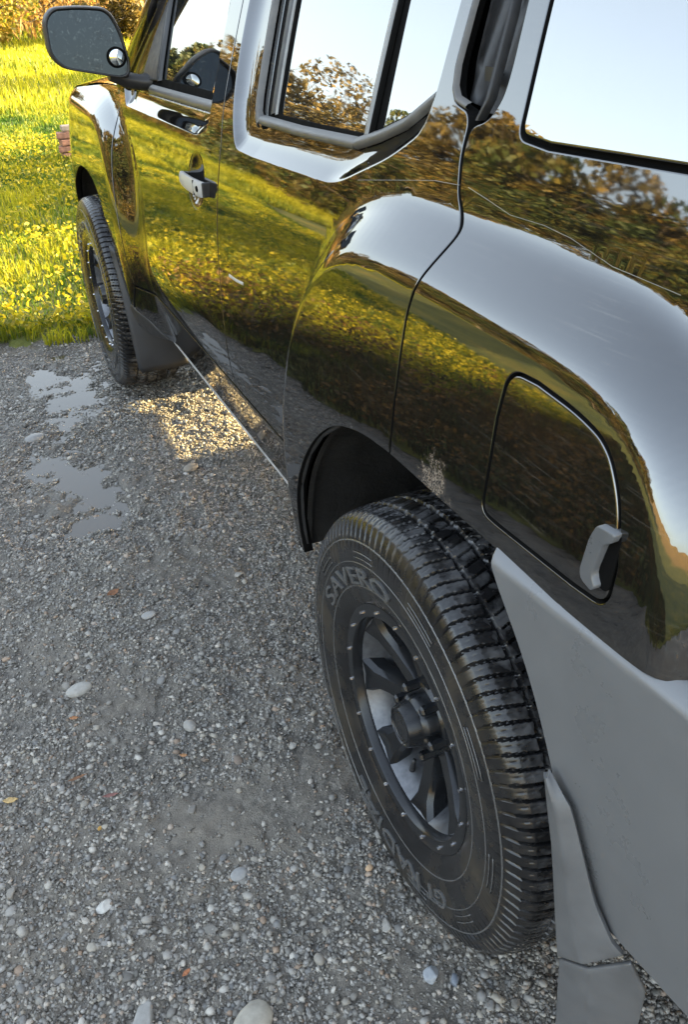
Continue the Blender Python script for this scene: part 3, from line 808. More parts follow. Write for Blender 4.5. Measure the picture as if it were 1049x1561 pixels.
def panel(name, outline, holes=(), mat=None, parent=None, off=0., step=.02, hem=.0014, depth=.022, gap=.0027, ledge=True, mirror=False, fn=None, fine=None, fstep=.007):
    """a sheet that follows the car's skin inside an outline, with rolled edges"""
    surf = (lambda y, z: S(y, z, ledge) + off) if fn is None else fn
    def nrm(y, z):
        e = 5e-4
        sy = (surf(y+e, z)-surf(y-e, z))/(2*e); sz = (surf(y, z+e)-surf(y, z-e))/(2*e)
        n = np.stack([-np.ones_like(sy), sy, sz], -1); return n/np.linalg.norm(n, axis=-1, keepdims=True)
    P = smooth_outline(outline, step=.012); On = out_normal(P)
    loops = [(P - On*gap, -1.)]
    for h in holes:
        Q = smooth_outline(h, step=.012); loops.append((Q + out_normal(Q)*gap, 1.))
    pts = []; edges = []; rings = []
    for Q, sgn in loops:
        inner = Q + out_normal(Q)*hem*sgn
        b = len(pts); k = len(inner); pts += [tuple(p) for p in inner]; edges += [(b+i, b+(i+1) % k) for i in range(k)]
        rings.append((Q, inner, sgn, b, k))
    lo = P.min(0); hi = P.max(0)
    gy, gz = np.meshgrid(np.arange(lo[0]+step*.5, hi[0], step), np.arange(lo[1]+step*.5, hi[1], step), indexing='ij')
    gy = gy.ravel(); gz = gz.ravel(); keep = np.ones(len(gy), bool)
    if fine is None and mat is M_PAINT and not mirror:
        def fine(y, z):
            m = np.zeros(y.shape, bool)
            for LP, dep in LEDGES:
                d, ins = poly_dist(LP, y, z); m |= (d < .075) & (ins | (d < .012))
            for FP in (REAR_FLARE, FRONT_FLARE):
                d, ins = poly_dist(FP, y, z); m |= (d < .10) & (~ins | (d < .03)) & (z > .42)
            return m
    if fine is not None:
        fy, fz = np.meshgrid(np.arange(lo[0]+fstep*.5, hi[0], fstep), np.arange(lo[1]+fstep*.5, hi[1], fstep), indexing='ij')
        fy = fy.ravel(); fz = fz.ravel(); m = fine(fy, fz); c0 = ~fine(gy, gz)
        gy = np.concatenate([gy[c0], fy[m]]); gz = np.concatenate([gz[c0], fz[m]]); keep = np.ones(len(gy), bool)
        if mat is M_PAINT:
            for LP, dep in LEDGES:
                d, ins = poly_dist(LP, gy, gz); ok = ~((d < .003) | (ins & (d < .020)))
                gy = gy[ok]; gz = gz[ok]
                Lp = smooth_outline([tuple(p) for p in LP], step=.008); ln = out_normal(Lp)
                for o_ in (-.002, .0005, .003, .006, .010, .0145, .019):
                    q = Lp - ln*o_; gy = np.concatenate([gy, q[:, 0]]); gz = np.concatenate([gz, q[:, 1]])
            keep = np.ones(len(gy), bool)
    for j, (Q, inner, sgn, b, k) in enumerate(rings):
        d, ins = poly_dist(inner, gy, gz); keep &= (ins if j == 0 else ~ins) & (d > .45*.012 + .002)
    pts += list(zip(gy[keep], gz[keep]))
    r = delaunay_2d_cdt([Vector(p) for p in pts], edges, [], 0, 1e-7)
    V2 = np.array([tuple(v) for v in r[0]]); F = np.array(r[2]); orig = r[3]
    c = V2[F].mean(1); ok = poly_dist(rings[0][1], c[:, 0], c[:, 1])[1]
    for Q, inner, sgn, b, k in rings[1:]: ok &= ~poly_dist(inner, c[:, 0], c[:, 1])[1]
    F = F[ok]
    # counter clockwise in (y, z) means a normal along +x: turn round
    a2 = V2[F]; area = (a2[:, 1, 0]-a2[:, 0, 0])*(a2[:, 2, 1]-a2[:, 0, 1]) - (a2[:, 2, 0]-a2[:, 0, 0])*(a2[:, 1, 1]-a2[:, 0, 1])
    F[area > 0] = F[area > 0][:, ::-1]
    x = surf(V2[:, 0], V2[:, 1]); V = np.stack([x, V2[:, 0], V2[:, 1]], 1); NN = nrm(V2[:, 0], V2[:, 1])
    where = {}
    for i, o in enumerate(orig):
        for q in o: where[q] = i
    nsheet = len(F); flange = []
    faces = [tuple(f) for f in F]; VV = [V]; NL = [NN]; base = len(V)
    for Q, inner, sgn, b, k in rings:
        xo = surf(Q[:, 0], Q[:, 1]); on = out_normal(Q)*(-sgn); ns = nrm(Q[:, 0], Q[:, 1])
        o3 = np.stack([np.zeros(k), on[:, 0], on[:, 1]], 1)
        r0 = np.stack([xo + hem*.7, Q[:, 0], Q[:, 1]], 1); r1 = np.stack([xo + depth, Q[:, 0], Q[:, 1]], 1)
        n0 = ns + o3*.8; n0 /= np.linalg.norm(n0, axis=1, keepdims=True)
        VV += [r0, r1]; NL += [n0, o3]
        idx = [where[b+i] for i in range(k)]
        for i in range(k):
            j = (i+1) % k
            q1 = (idx[i], idx[j], base+j, base+i); q2 = (base+i, base+j, base+k+j, base+k+i)
            flange += [0, 1]; faces += [q1, q2] if sgn < 0 else [q1[::-1], q2[::-1]]
        base += 2*k
    V = np.concatenate(VV); NN = np.concatenate(NL)
    # P runs counter clockwise (seen with y right, z up): make all faces agree with the normals
    out = []
    for f in faces:
        a, b_, c_ = V[f[0]], V[f[1]], V[f[2]]
        n = np.cross(b_-a, c_-a)
        out.append(f if n @ (NN[f[0]]+NN[f[1]]+NN[f[2]]) >= 0 else f[::-1])
    if mirror:
        V = V*np.array([-1, 1, 1]) + np.array([2*CENTRE, 0, 0]); NN = NN*np.array([-1, 1, 1]); out = [f[::-1] for f in out]
    o = add(name, V, out, mat, parent, True, NN)
    if mat is M_PAINT:
        o.data.materials.append(M_SEAL_SHADE)                 # black flanges: the shade inside the shut lines put into the colour
        o.data.polygons.foreach_set('material_index', np.array([0]*nsheet + flange, np.int32)); o.data.update()
    return o

def strip(name, pts, w, mat, parent, off=-.001, fn=None, thick=.004):
    """thin moulding that follows the skin along a line of (y, z) points"""
    surf = (lambda y, z: S(y, z, True)) if fn is None else fn
    P = np.array(pts, float); q = [P[0]]
    for a, b in zip(P[:-1], P[1:]):
        k = max(1, int(np.linalg.norm(b-a)/.012))
        q += [a + (b-a)*j/k for j in range(1, k+1)]
    q = np.array(q); t = np.gradient(q, axis=0); t /= np.linalg.norm(t, axis=1, keepdims=True); nn = np.stack([-t[:, 1], t[:, 0]], 1)
    V = []; m = 5
    for s, dx in ((-.5, thick), (-.32, 0), (0, -thick*.35), (.32, 0), (.5, thick)):
        y, z = (q + nn*w*s).T; V.append(np.stack([surf(y, z) + off + dx, y, z], 1))
    V = np.stack(V, 1); n = len(q); F = []
    for i in range(n-1):
        for k in range(m-1): F.append((i*m+k, i*m+k+1, (i+1)*m+k+1, (i+1)*m+k))
    V = V.reshape(-1, 3)
    f0 = F[len(F)//2]; nv = np.cross(V[f0[1]]-V[f0[0]], V[f0[2]]-V[f0[0]])
    if nv[0] > 0: F = [f[::-1] for f in F]
    return add(name, V, F, mat, parent, True)

# outlines, (y forward, z up[, corner radius]) ----------------------
SILL = .395
ARCH_R = [(.545, SILL), (.535, .50, .08), (.505, .60, .15), (.44, .70, .2), (.375, .77, .2), (.30, .825, .2), (.20, .856, .1), (.091, .866)]
ARCH_R2 = [(.091, .866), (-.10, .868), (-.195, .868, .02)]
ARCH_F = [(2.205, .42), (2.24, .52, .1), (2.30, .65, .15), (2.40, .77, .2), (2.52, .85, .2), (2.68, .875, .2), (2.86, .865, .2), (3.0, .79, .2), (3.09, .68, .2), (3.14, .55, .1), (3.16, .42)]
BGAP = [(1.225, 1.46), (1.20, 1.30), (1.178, 1.16), (1.176, 1.0, .2), (1.165, .90, .2), (1.135, .79, .2), (1.105, .68, .1), (1.09, .575)]
RGAP_UP = [(.20, 1.70), (.150, 1.44), (.136, 1.345), (.146, 1.31, .03), (.142, 1.28, .05), (.118, 1.228, .05), (.098, 1.21, .03), (.074, 1.19, .03), (.076, 1.165, .03), (.086, 1.125, .03), (.096, 1.09, .03), (.094, 1.0, .03), (.091, .866)]
FGAP = [(2.345, 1.19), (2.325, 1.12, .1), (2.245, .96, .2), (2.18, .80, .2), (2.14, .65, .2), (2.11, .575)]
LEDGE_R = smooth_outline([(1.178, 1.448), (1.158, 1.33, .1), (1.11, 1.21, .06), (1.075, 1.160, .045), (.95, 1.160), (.52, 1.176, .05), (.34, 1.244, .06), (.262, 1.29, .03), (.258, 1.34, .03), (.273, 1.457), (.30, 1.69, .05), (1.21, 1.69, .05)], step=.03)
LEDGE_F = smooth_outline([(2.26, 1.19), (2.225, 1.138, .02), (1.38, 1.150, .03), (1.30, 1.172, .03), (1.288, 1.205), (1.30, 1.33), (1.345, 1.69), (1.75, 1.69), (2.02, 1.40)], step=.03)
LEDGES += [(LEDGE_R, .024), (LEDGE_F, .022)]
PANE_R = [(.955, 1.46), (.900, 1.243, .02), (.70, 1.248), (.484, 1.256), (.51, 1.46), (.545, 1.66), (.99, 1.66, .03)]
PANE_R2 = [(.434, 1.272), (.35, 1.302, .03), (.292, 1.338, .03), (.272, 1.36, .02), (.288, 1.46), (.315, 1.66), (.505, 1.66), (.475, 1.46)]
WIN_R = [(1.02, 1.46), (.955, 1.225, .03), (.50, 1.238, .04), (.34, 1.288, .05), (.268, 1.325, .02), (.283, 1.46), (.310, 1.672, .03), (1.05, 1.672, .04)]
WIN_F = [(2.10, 1.215, .02), (1.294, 1.222, .02), (1.32, 1.40), (1.37, 1.665, .04), (1.735, 1.665, .05), (2.02, 1.36)]
PANE_F = [(1.90, 1.236), (1.293, 1.246), (1.328, 1.44), (1.365, 1.655, .03), (1.725, 1.655, .03), (1.955, 1.45)]
SAIL = [(2.095, 1.222), (1.905, 1.234), (1.957, 1.44), (2.03, 1.345)]
QGLASS = [(.062, 1.46), (.034, 1.346), (.026, 1.312, .035), (-.04, 1.308), (-.265, 1.317), (-.70, 1.33, .05), (-.72, 1.45, .05), (-.66, 1.66, .05), (.10, 1.66, .05)]
POCKET = [(.240, 1.47), (.228, 1.375, .06), (.212, 1.338, .025), (.15, 1.326, .02), (.105, 1.322, .02), (.090, 1.35, .03), (.094, 1.385, .05), (.114, 1.47), (.150, 1.60, .05), (.262, 1.60, .05)]
LID = [(-.157, 1.03), (-.160, 1.092, .028), (-.215, 1.095), (-.29, 1.090, .05), (-.345, 1.078, .05), (-.385, 1.03, .06), (-.402, .965), (-.404, .918, .03), (-.345, .912), (-.20, .905), (-.162, .905, .035), (-.161, .965)]

HY, HZ = 1.365, 1.045
dish = [(HY + .074*math.cos(a), HZ + .068*math.sin(a)) for a in np.linspace(0, 2*math.pi, 28, endpoint=False)]

for mir in (False, True):
    # front fender
    fender = panel('front_fender', FGAP + ARCH_F + [(3.46, .42), (3.48, .60), (3.46, .98, .05), (3.38, 1.06, .08), (3.0, 1.135), (2.6, 1.175)], (), M_PAINT, car, mirror=mir)
    # front door
    fd = panel('front_door', [(2.345, 1.19)] + FGAP[1:] + [(1.09, .575)] + BGAP[:-1][::-1] + [(1.26, 1.70, .03), (1.75, 1.70, .04), (2.04, 1.40)], (WIN_F, dish), M_PAINT, car, mirror=mir)
    panel('window_pane', PANE_F, (), M_GLASS, fd, off=.014, ledge=False, hem=.0005, depth=.004, gap=0, mirror=mir, fn=lambda y, z: S(y, z, False) + .030)
    panel('window_surround', WIN_F, (PANE_F,), M_SEAL_SHADE, fd, gap=-.003, hem=.001, mirror=mir, fn=lambda y, z: S(y, z, False) + .026)
    # rear door; runs round the wheel arch
    rd_out = BGAP + [(.64, .575, .03), (.585, .50, .04), (.56, SILL), (.545, SILL)] + ARCH_R[1:] + [(.091, .866)] + RGAP_UP[::-1][1:6] + [(.098, 1.21, .03), (.118, 1.228, .05), (.142, 1.28, .05), (.147, 1.315, .02), (.160, 1.329, .01), (.205, 1.337, .03), (.228, 1.375, .04), (.240, 1.47), (.262, 1.60), (.275, 1.70, .02), (1.245, 1.70, .03)]
    rd = panel('rear_door', rd_out, (WIN_R,), M_PAINT, car, mirror=mir)
    panel('window_pane', PANE_R, (), M_GLASS, rd, hem=.0005, depth=.004, gap=0, mirror=mir, fn=lambda y, z: S(y, z, False) + .030)
    panel('window_pane', PANE_R2, (), M_GLASS, rd, hem=.0005, depth=.004, gap=0, mirror=mir, fn=lambda y, z: S(y, z, False) + .027)
    panel('window_surround', WIN_R, (PANE_R, PANE_R2), M_SEAL_SHADE, rd, gap=-.003, hem=.001, mirror=mir, fn=lambda y, z: S(y, z, False) + .026)
    # rear quarter
    q_out = [(.091, .866), (.094, 1.0), (.096, 1.09, .03), (.086, 1.125, .03), (.076, 1.165, .03), (.074, 1.19, .03), (.098, 1.21, .03), (.118, 1.228, .05), (.140, 1.28, .05), (.142, 1.312, .02), (.105, 1.324, .02), (.090, 1.35, .03), (.094, 1.385, .05), (.114, 1.47), (.150, 1.60), (.18, 1.70, .02),
             (-.80, 1.70, .05), (-.86, 1.2, .1), (-.87, .87), (-.53, .884), (-.34, .872), (-.195, .870, .012), (-.10, .868)]
    qp = panel('rear_quarter_panel', q_out, (QGLASS, LID), M_PAINT, car, mirror=mir)
    panel('quarter_window', [(p[0], p[1]) + tuple(p[2:]) for p in QGLASS], (), M_GLASS, qp, gap=.0055, hem=.003, depth=.006, mirror=mir, fn=lambda y, z: S(y, z, False) - .001)
    panel('window_seal', QGLASS, (), M_SEAL_SHADE, qp, gap=-.004, mirror=mir, fn=lambda y, z: S(y, z, False) + .014)
    panel('fuel_lid', LID, (), M_PAINT, qp, gap=.0024, hem=.0022, mirror=mir)
    panel('lid_recess', LID, (), M_SEAL_SHADE, qp, gap=-.006, mirror=mir, fn=lambda y, z: S(y, z, False) + .018)
    # rocker
    panel('rocker_panel', [(2.11, .57), (1.09, .57), (.66, .57, .02), (.60, .50, .03), (.57, SILL), (2.20, .40, .02)], (), M_PAINT, car, gap=.0015, mirror=mir)
    # handle pocket of the rear door
    panel('handle_pocket', POCKET, (), M_TRIM, rd, gap=-.004, mirror=mir, fn=lambda y, z: S(y, z, False) + .032 + .004*np.cos((y-.05*z)*160))

# details of the near side -------------------------------------------
FR = lambda y, z: S(y, z, False)
doors = {o.name: o for o in car.children}
fdoor, rdoor, quarter, ffender = doors['front_door'], doors['rear_door'], doors['rear_quarter_panel'], doors['front_fender']
# weathered rubber mouldings round the rear door glass
strip('window_moulding', [(.975, 1.228), (.75, 1.232), (.497, 1.243)], .021, M_RUBBER, rdoor, off=.013, fn=FR, thick=.008)
strip('window_moulding', [(.495, 1.244), (.42, 1.265), (.345, 1.292), (.275, 1.335)], .021, M_RUBBER, rdoor, off=.012, fn=FR, thick=.008)
strip('window_moulding', [(1.065, 1.47), (1.01, 1.27), (.995, 1.235), (.975, 1.222)], .028, M_RUBBER, rdoor, off=.012, fn=FR, thick=.009)
M_PALE = simple('pale_rubber_and_reflection', (.17, .17, .165), .35, var=.2, scale=30)
strip('painted_frame_reflection', [(.968, 1.47), (.908, 1.245)], .010, M_PALE, rdoor, off=.022, fn=FR, thick=.003)  # frame's reflection along the glass edge, put in as a pale strip
strip('window_channel', [(.985, 1.47), (.925, 1.245)], .034, M_TRIM, rdoor, off=.022, fn=FR, thick=.004)
strip('window_divider', [(.530, 1.66), (.494, 1.46), (.459, 1.262)], .013, M_SEAL_SHADE, rdoor, off=.018, fn=FR, thick=.006)
strip('divider_edge', [(.546, 1.66), (.510, 1.46), (.4745, 1.260)], .020, M_PALE, rdoor, off=.019, fn=FR, thick=.004)
# belt moulding of the front door
strip('belt_moulding', [(1.95, 1.207), (1.6, 1.214), (1.296, 1.221)], .026, M_RUBBER, fdoor, off=.008, fn=FR, thick=.009)
strip('belt_moulding', [(1.95, 1.192), (1.6, 1.199), (1.296, 1.206)], .005, M_BRIGHT, fdoor, off=.010, fn=FR, thick=.003)
panel('mirror_sail', SAIL, (), M_TRIM, fdoor, gap=0, hem=.003, fn=lambda y, z: S(y, z, False) + .016)
strip('pillar_channel', [(1.965, 1.50), (1.945, 1.43), (1.893, 1.232)], .032, M_TRIM, fdoor, off=.018, fn=FR, thick=.008)
# lip of the hidden rear door handle
strip('handle_lip', [(.262, 1.60), (.238, 1.47), (.225, 1.378), (.214, 1.352), (.198, 1.339), (.165, 1.333)], .010, M_RUBBER, rdoor, off=-.001, fn=FR, thick=.006)
strip('handle_gap_edge', [(.205, 1.60), (.152, 1.44), (.136, 1.345), (.144, 1.318)], .007, M_TRIM, rdoor, off=.010, fn=FR, thick=.012)
MB().box((.215, .150, 1.362), (.222, .175, 1.380)).build('handle_catch', M_TRIM, rdoor)
# tiny maker's print in the corner of the glass
pr = MB()
r_ = np.random.default_rng(4)
for row, zz in enumerate((1.292, 1.281, 1.270)):
    yy = .522
    for k in range(6 - row):
        w = .0030; pr.put([(float(FR(yy, zz))+.0292, yy, zz), (float(FR(yy-w, zz))+.0292, yy-w, zz), (float(FR(yy-w, zz+.005))+.0292, yy-w, zz+.005), (float(FR(yy, zz+.005))+.0292, yy, zz+.005)], [(0, 1, 2, 3)]); yy -= .0046
pr.build('glass_print', simple('white_print', (.6, .6, .58), .6), rdoor)
# sill edge: bright worn weld flange
mb = MB(); mb.put([(.128, 2.17, .398), (.128, .58, .398), (.1265, .58, .386), (.1265, 2.17, .386), (.134, 2.17, .398), (.134, .58, .398), (.134, .58, .384), (.134, 2.17, .384)], [(0, 1, 2, 3), (4, 7, 6, 5), (0, 4, 5, 1), (3, 2, 6, 7)])
mb.build('sill_edge', simple('worn_sill', (.30, .30, .30), .35, var=.3, scale=20), car)
strip('pale_mark', [(1.075, .876), (1.02, .878), (.965, .884)], .009, simple('light_grey_mark', (.36, .36, .35), .5), rdoor, off=-.0006, thick=.0012)  # small light grey strip on the rear door
# long scratch across door and quarter panel
SCR = simple('scratched_paint', (.17, .165, .155), .6)
strip('scratch', [(.43, 1.198), (.28, 1.222), (.19, 1.236), (.122, 1.241)], .0008, SCR, rdoor, off=-.0004, thick=.0006)
strip('scratch', [(.10, 1.242), (.05, 1.236), (-.01, 1.228), (-.08, 1.230), (-.135, 1.227), (-.215, 1.215), (-.32, 1.213)], .0008, SCR, quarter, off=-.0004, thick=.0006)
# grip of the fuel lid
panel('lid_grip', [(-.371, 1.003, .004), (-.398, 1.006, .003), (-.397, .996, .003), (-.386, .988, .004), (-.381, .950, .006), (-.391, .938, .003), (-.386, .932, .003), (-.367, .936, .005), (-.363, .946, .004), (-.365, .985, .006)], (),
      simple('satin_grip', (.085, .088, .093), .32, var=.12, bmp=.05), quarter, gap=0, hem=.002, depth=.016, step=.004, fn=lambda y, z: S(y, z, False) - .011)
panel('grip_recess', [(-.374, 1.002, .006), (-.400, 1.002, .006), (-.402, .934, .01), (-.376, .934, .006)], (), M_SEAL_SHADE, quarter, gap=0, hem=.001, depth=.003, fn=lambda y, z: S(y, z, False) - .0008)

# front door handle: oval dish, pull bar and key hole
def dish_fn(y, z):
    q = ((y-HY)/.074)**2 + ((z-HZ)/.068)**2
    return S(y, z, True) + .0012 + .022*np.clip(1-q, 0, 1)
panel('handle_dish', dish, (), M_PAINT, fdoor, gap=-.003, hem=.0005, depth=.004, step=.006, fn=dish_fn)
bar = []
V = []; F = []
st = [(1.490, .004, .011), (1.486, -.010, .015), (1.465, -.019, .0175), (1.40, -.025, .019), (1.34, -.027, .0195), (1.285, -.026, .020), (1.262, -.024, .020), (1.252, -.017, .0185), (1.251, .004, .017)]
for i, (yy, out, hh) in enumerate(st):
    zz = HZ - .006 + (1.38-yy)*.03; xb = float(FR(yy, HZ)); th = .016 if 1 < i < len(st)-2 else .010
    for (dx, dz) in ((0, -1), (0, -.45), (0, .45), (0, 1), (1, .85), (1, -.85)):
        V.append((xb + out + (0.004 if abs(dz) > .9 and dx == 0 else 0) + dx*th, yy, zz + dz*hh))
for i in range(len(st)-1):
    for k in range(6): F.append((i*6+k, (i+1)*6+k, (i+1)*6+(k+1) % 6, i*6+(k+1) % 6))
F += [tuple(range(6)), tuple(range(len(V)-6, len(V)))[::-1]]
mb = MB().put(V, F); mb.build('door_handle', M_SILVER, fdoor, True, autosmooth=40, bevel=.002)
mb = MB().lathe_x([(-.0012, 0), (-.0012, .0065), (.001, .0075), (.004, .0075)], 20, (0, 0)); o = mb.build('key_hole', M_SEAL_SHADE, fdoor, True, loc=(float(FR(1.272, HZ)) - .0262, 1.272, HZ - .002))
mb = MB().box((.0, 1.2435, HZ-.020), (.03, 1.2505, HZ+.016)); mb.build('handle_cap', M_TRIM, fdoor, loc=(float(FR(1.245, HZ))-.019, 0, 0), bevel=.003)
mb = MB().box((0, 1.3035, HZ-.022), (.004, 1.3047, HZ+.014)); mb.build('handle_joint', M_SEAL_SHADE, fdoor, loc=(float(FR(1.304, HZ))-.0268, 0, 0))

# door mirror ----------------------------------------------------------
def loop_xz(pts, n=64):
    P = smooth_outline([(p[0], p[1], .03) for p in pts], step=.006)
    i = np.linspace(0, len(P), n, endpoint=False).astype(int); return P[i]
MO = loop_xz([(-.117, 1.40), (-.090, 1.430), (-.018, 1.432), (.072, 1.424), (.100, 1.36), (.112, 1.275), (.106, 1.243), (.079, 1.239), (.007, 1.254), (-.085, 1.273), (-.118, 1.31)])
MC = np.array([-.005, 1.335])
YM = 2.0
def ring(scale, dy, k=1.0): 
    q = MC + (MO-MC)*scale; return [(p[0], YM + dy - .09*(p[0]-MC[0]), p[1]) for p in q]
rings_ = [ring(.915, .012), ring(.93, .002), ring(.965, -.004), ring(1.0, .004), ring(1.02, .03), ring(.98, .07), ring(.86, .105), ring(.62, .128), ring(.3, .137)]
V = [p for r0 in rings_ for p in r0]; n = 64; F = []
for i in range(len(rings_)-1):
    for k in range(n): F.append((i*n+k, i*n+(k+1) % n, (i+1)*n+(k+1) % n, (i+1)*n+k))
F.append(tuple((len(rings_)-1)*n+k for k in range(n)))
wing = add('wing_mirror', V, F, M_TRIM, car, True)
TILT = .10
def on_mirror(x, z, lift=0): return (x, YM + .010 - .09*(x-MC[0]) - lift, z)
g0 = MC + (MO-MC)*.925
V = [on_mirror(*MC)] + [on_mirror(*p) for p in g0]
# the glass leans back a little so that it shows the sky
V = [(a, b + .0 + (c-MC[1])*TILT, c) for a, b, c in V]
glass = add('mirror_glass', V, [(0, 1+(k+1) % n, 1+k) for k in range(n)], M_MIRROR, wing, False)
mb = MB(); bx, bz = .073, 1.296; by = YM + .010 - .09*(bx-MC[0]) + (bz-MC[1])*TILT
for rr0, rr1, dy0, dy1 in ((.0285, .0285, 0, -.012), (.0285, .024, -.012, -.015), (.024, .022, -.015, -.011)):
    a = np.linspace(0, 2*math.pi, 32, endpoint=False)
    mb.put([(bx + rr0*math.cos(t), by + dy0, bz + rr0*math.sin(t)) for t in a] + [(bx + rr1*math.cos(t), by + dy1, bz + rr1*math.sin(t)) for t in a], [(k, (k+1) % 32, 32+(k+1) % 32, 32+k) for k in range(32)])
mb.build('blind_spot_ring', M_SEAL_SHADE, wing, True)
V = []; F = []
for j in range(6):
    rr = .0225*j/5; dy = -.0125 - .006*(1-(j/5)**2)
    for t in np.linspace(0, 2*math.pi, 24, endpoint=False): V.append((bx + rr*math.cos(t), by + dy, bz + rr*math.sin(t)))
for j in range(5):
    for k in range(24): F.append((j*24+k, j*24+(k+1) % 24, (j+1)*24+(k+1) % 24, (j+1)*24+k))
bs = simple('convex_mirror', (.75, .80, .80), .03, metal=1, bmp=0, var=.02)
add('blind_spot_mirror', V, F, bs, wing, True)
mb = MB()
arm = [((.05, 2.045, 1.255), .030, .026), ((.10, 2.05, 1.232), .034, .026), ((.15, 2.04, 1.222), .040, .026), ((.20, 2.02, 1.225), .05, .03)]
V = []; F = []
for (c, ry, rz_) in arm:
    for a in np.linspace(0, 2*math.pi, 14, endpoint=False): V.append((c[0], c[1] + ry*math.cos(a), c[2] + rz_*math.sin(a)*(1 if math.sin(a) < 0 else .8)))
for i in range(3):
    for k in range(14): F.append((i*14+k, i*14+(k+1) % 14, (i+1)*14+(k+1) % 14, (i+1)*14+k))
F += [tuple(range(14))[::-1], tuple(42+k for k in range(14))]
MB().put(V, F).build('mirror_arm', M_TRIM, wing, True, autosmooth=50)

# inner shell behind the gaps, wheel wells, underbody ------------------
for mir in (False, True):
    panel('inner_shell', [(3.40, .50), (3.14, .50), (3.12, .66, .2), (3.0, .82, .2), (2.70, .90, .2), (2.45, .86, .2), (2.28, .70, .2), (2.20, .43), (.60, .43), (.565, .55, .1), (.45, .74, .2), (.25, .87, .1), (-.22, .88, .03), (-.40, .62, .1), (-.44, .5), (-.82, .5), (-.8, 1.66), (1.72, 1.66), (2.3, 1.16), (3.38, 1.0)],
          (), M_SEAL_SHADE, car, gap=0, step=.06, hem=.001, depth=.004, mirror=mir, fn=lambda y, z: S(y, z, False) + .0265 + .030*np.clip((z-1.08)/.06, 0, 1))
def well(cy, outline, x0, x1, name):
    """liner: the arch outline swept inboard and closed behind"""
    P = np.array([p[:2] for p in outline]); P = P[::1]
    V = []; F = []; xs_ = [x0, x0+.012, x0+.014, x1]; sc = [1.0, 1.0, 1.03, 1.05]
    c = np.array([cy, .385])
    for xx, s in zip(xs_, sc):
        for p in P:
            q = c + (p-c)*s; V.append((xx, q[0], q[1]))
    n = len(P)
    for i in range(3):
        for k in range(n-1): F.append((i*n+k, i*n+k+1, (i+1)*n+k+1, (i+1)*n+k))
    F.append(tuple(3*n+k for k in range(n)))
    return add(name, V, F, M_DARK, car, False)
def dense(pts): 
    return [tuple(p) for p in smooth_outline(list(pts) + [(pts[-1][0], .2), (pts[0][0], .2)], step=.03) if p[1] > .30]
RW = [(.550, .40), (.545, .45), (.515, .60, .15), (.43, .725, .2), (.30, .84, .2), (.15, .885, .1), (-.18, .885, .1), (-.30, .78, .2), (-.38, .62, .1), (-.42, .42), (-.42, .40)]
FW = [(2.20, .40), (2.23, .50, .1), (2.29, .66, .15), (2.39, .78, .2), (2.52, .86, .2), (2.68, .885, .2), (2.86, .875, .2), (3.01, .80, .2), (3.10, .69, .2), (3.15, .55, .1), (3.17, .40)]
def ordered(pts):
    P = smooth_outline(list(pts) + [((pts[0][0]+pts[-1][0])/2, -.2)], step=.03)
    k = [i for i in range(len(P)) if P[i][1] >= .399]
    a = np.array([math.atan2(P[i][1]-.3, P[i][0]-(pts[0][0]+pts[-1][0])/2) for i in k]); return [tuple(P[k[i]]) for i in np.argsort(a)]
for s in (0, 1):
    fx_ = (lambda v: v) if s == 0 else (lambda v: 2*CENTRE - v)
    for cy, o in ((0, ordered(RW)), (2.7, ordered(FW))):
        w = well(cy, o, .052, .42, 'wheel_well')
        if s:
            co = np.array([v.co for v in w.data.vertices]); co[:, 0] = 2*CENTRE - co[:, 0]
            w.data.vertices.foreach_set('co', co.astype(np.float32).ravel()); w.data.flip_normals()
# rolled lip inside the rear arch
lipmat = M_SEAL_SHADE
strip('arch_lip', [(.548, .42), (.535, .50), (.508, .60), (.445, .70), (.38, .768), (.30, .826), (.20, .858), (.12, .866)], .009, M_TRIM, rdoor, off=.010, fn=FR, thick=.004)
MB().box((.13, 2.16, .43), (1.73, .57, .50)).box((.42, -.70, .50), (1.44, 3.3, .62)).box((.16, -.75, .88), (1.70, 3.2, .93)).build('floor_pan', M_DARK, car)
MB().box((.30, -.7, .36), (.40, 3.2, .48)).box((1.46, -.7, .36), (1.56, 3.2, .48)).build('chassis_rail', M_DARK, car, bevel=.01)
MB().box((.40, .45, .22), (.80, 1.50, .44)).build('fuel_tank', M_DARK, car, bevel=.05)
MB().box((.82, .50, .24), (1.40, 1.46, .40)).build('skid_plate', M_DARK, car, bevel=.04)
MB().tube([(.24, 0, .385), (1.62, 0, .385)], .045, 14).build('rear_axle', M_DARK, car, True)
mb = MB(); mb.lathe_x([(-.13, .0), (-.12, .09), (0, .145), (.12, .09), (.13, 0)], 20, (0, .385)); mb.build('differential', M_DARK, car, True, loc=(CENTRE, 0, 0))
MB().tube([(.26, 2.7, .385), (1.6, 2.7, .385)], .03, 10).build('front_axle', M_DARK, car, True)
MB().box((.5, 2.3, .40), (1.36, 3.3, .50)).build('engine_skid', M_DARK, car, bevel=.05)
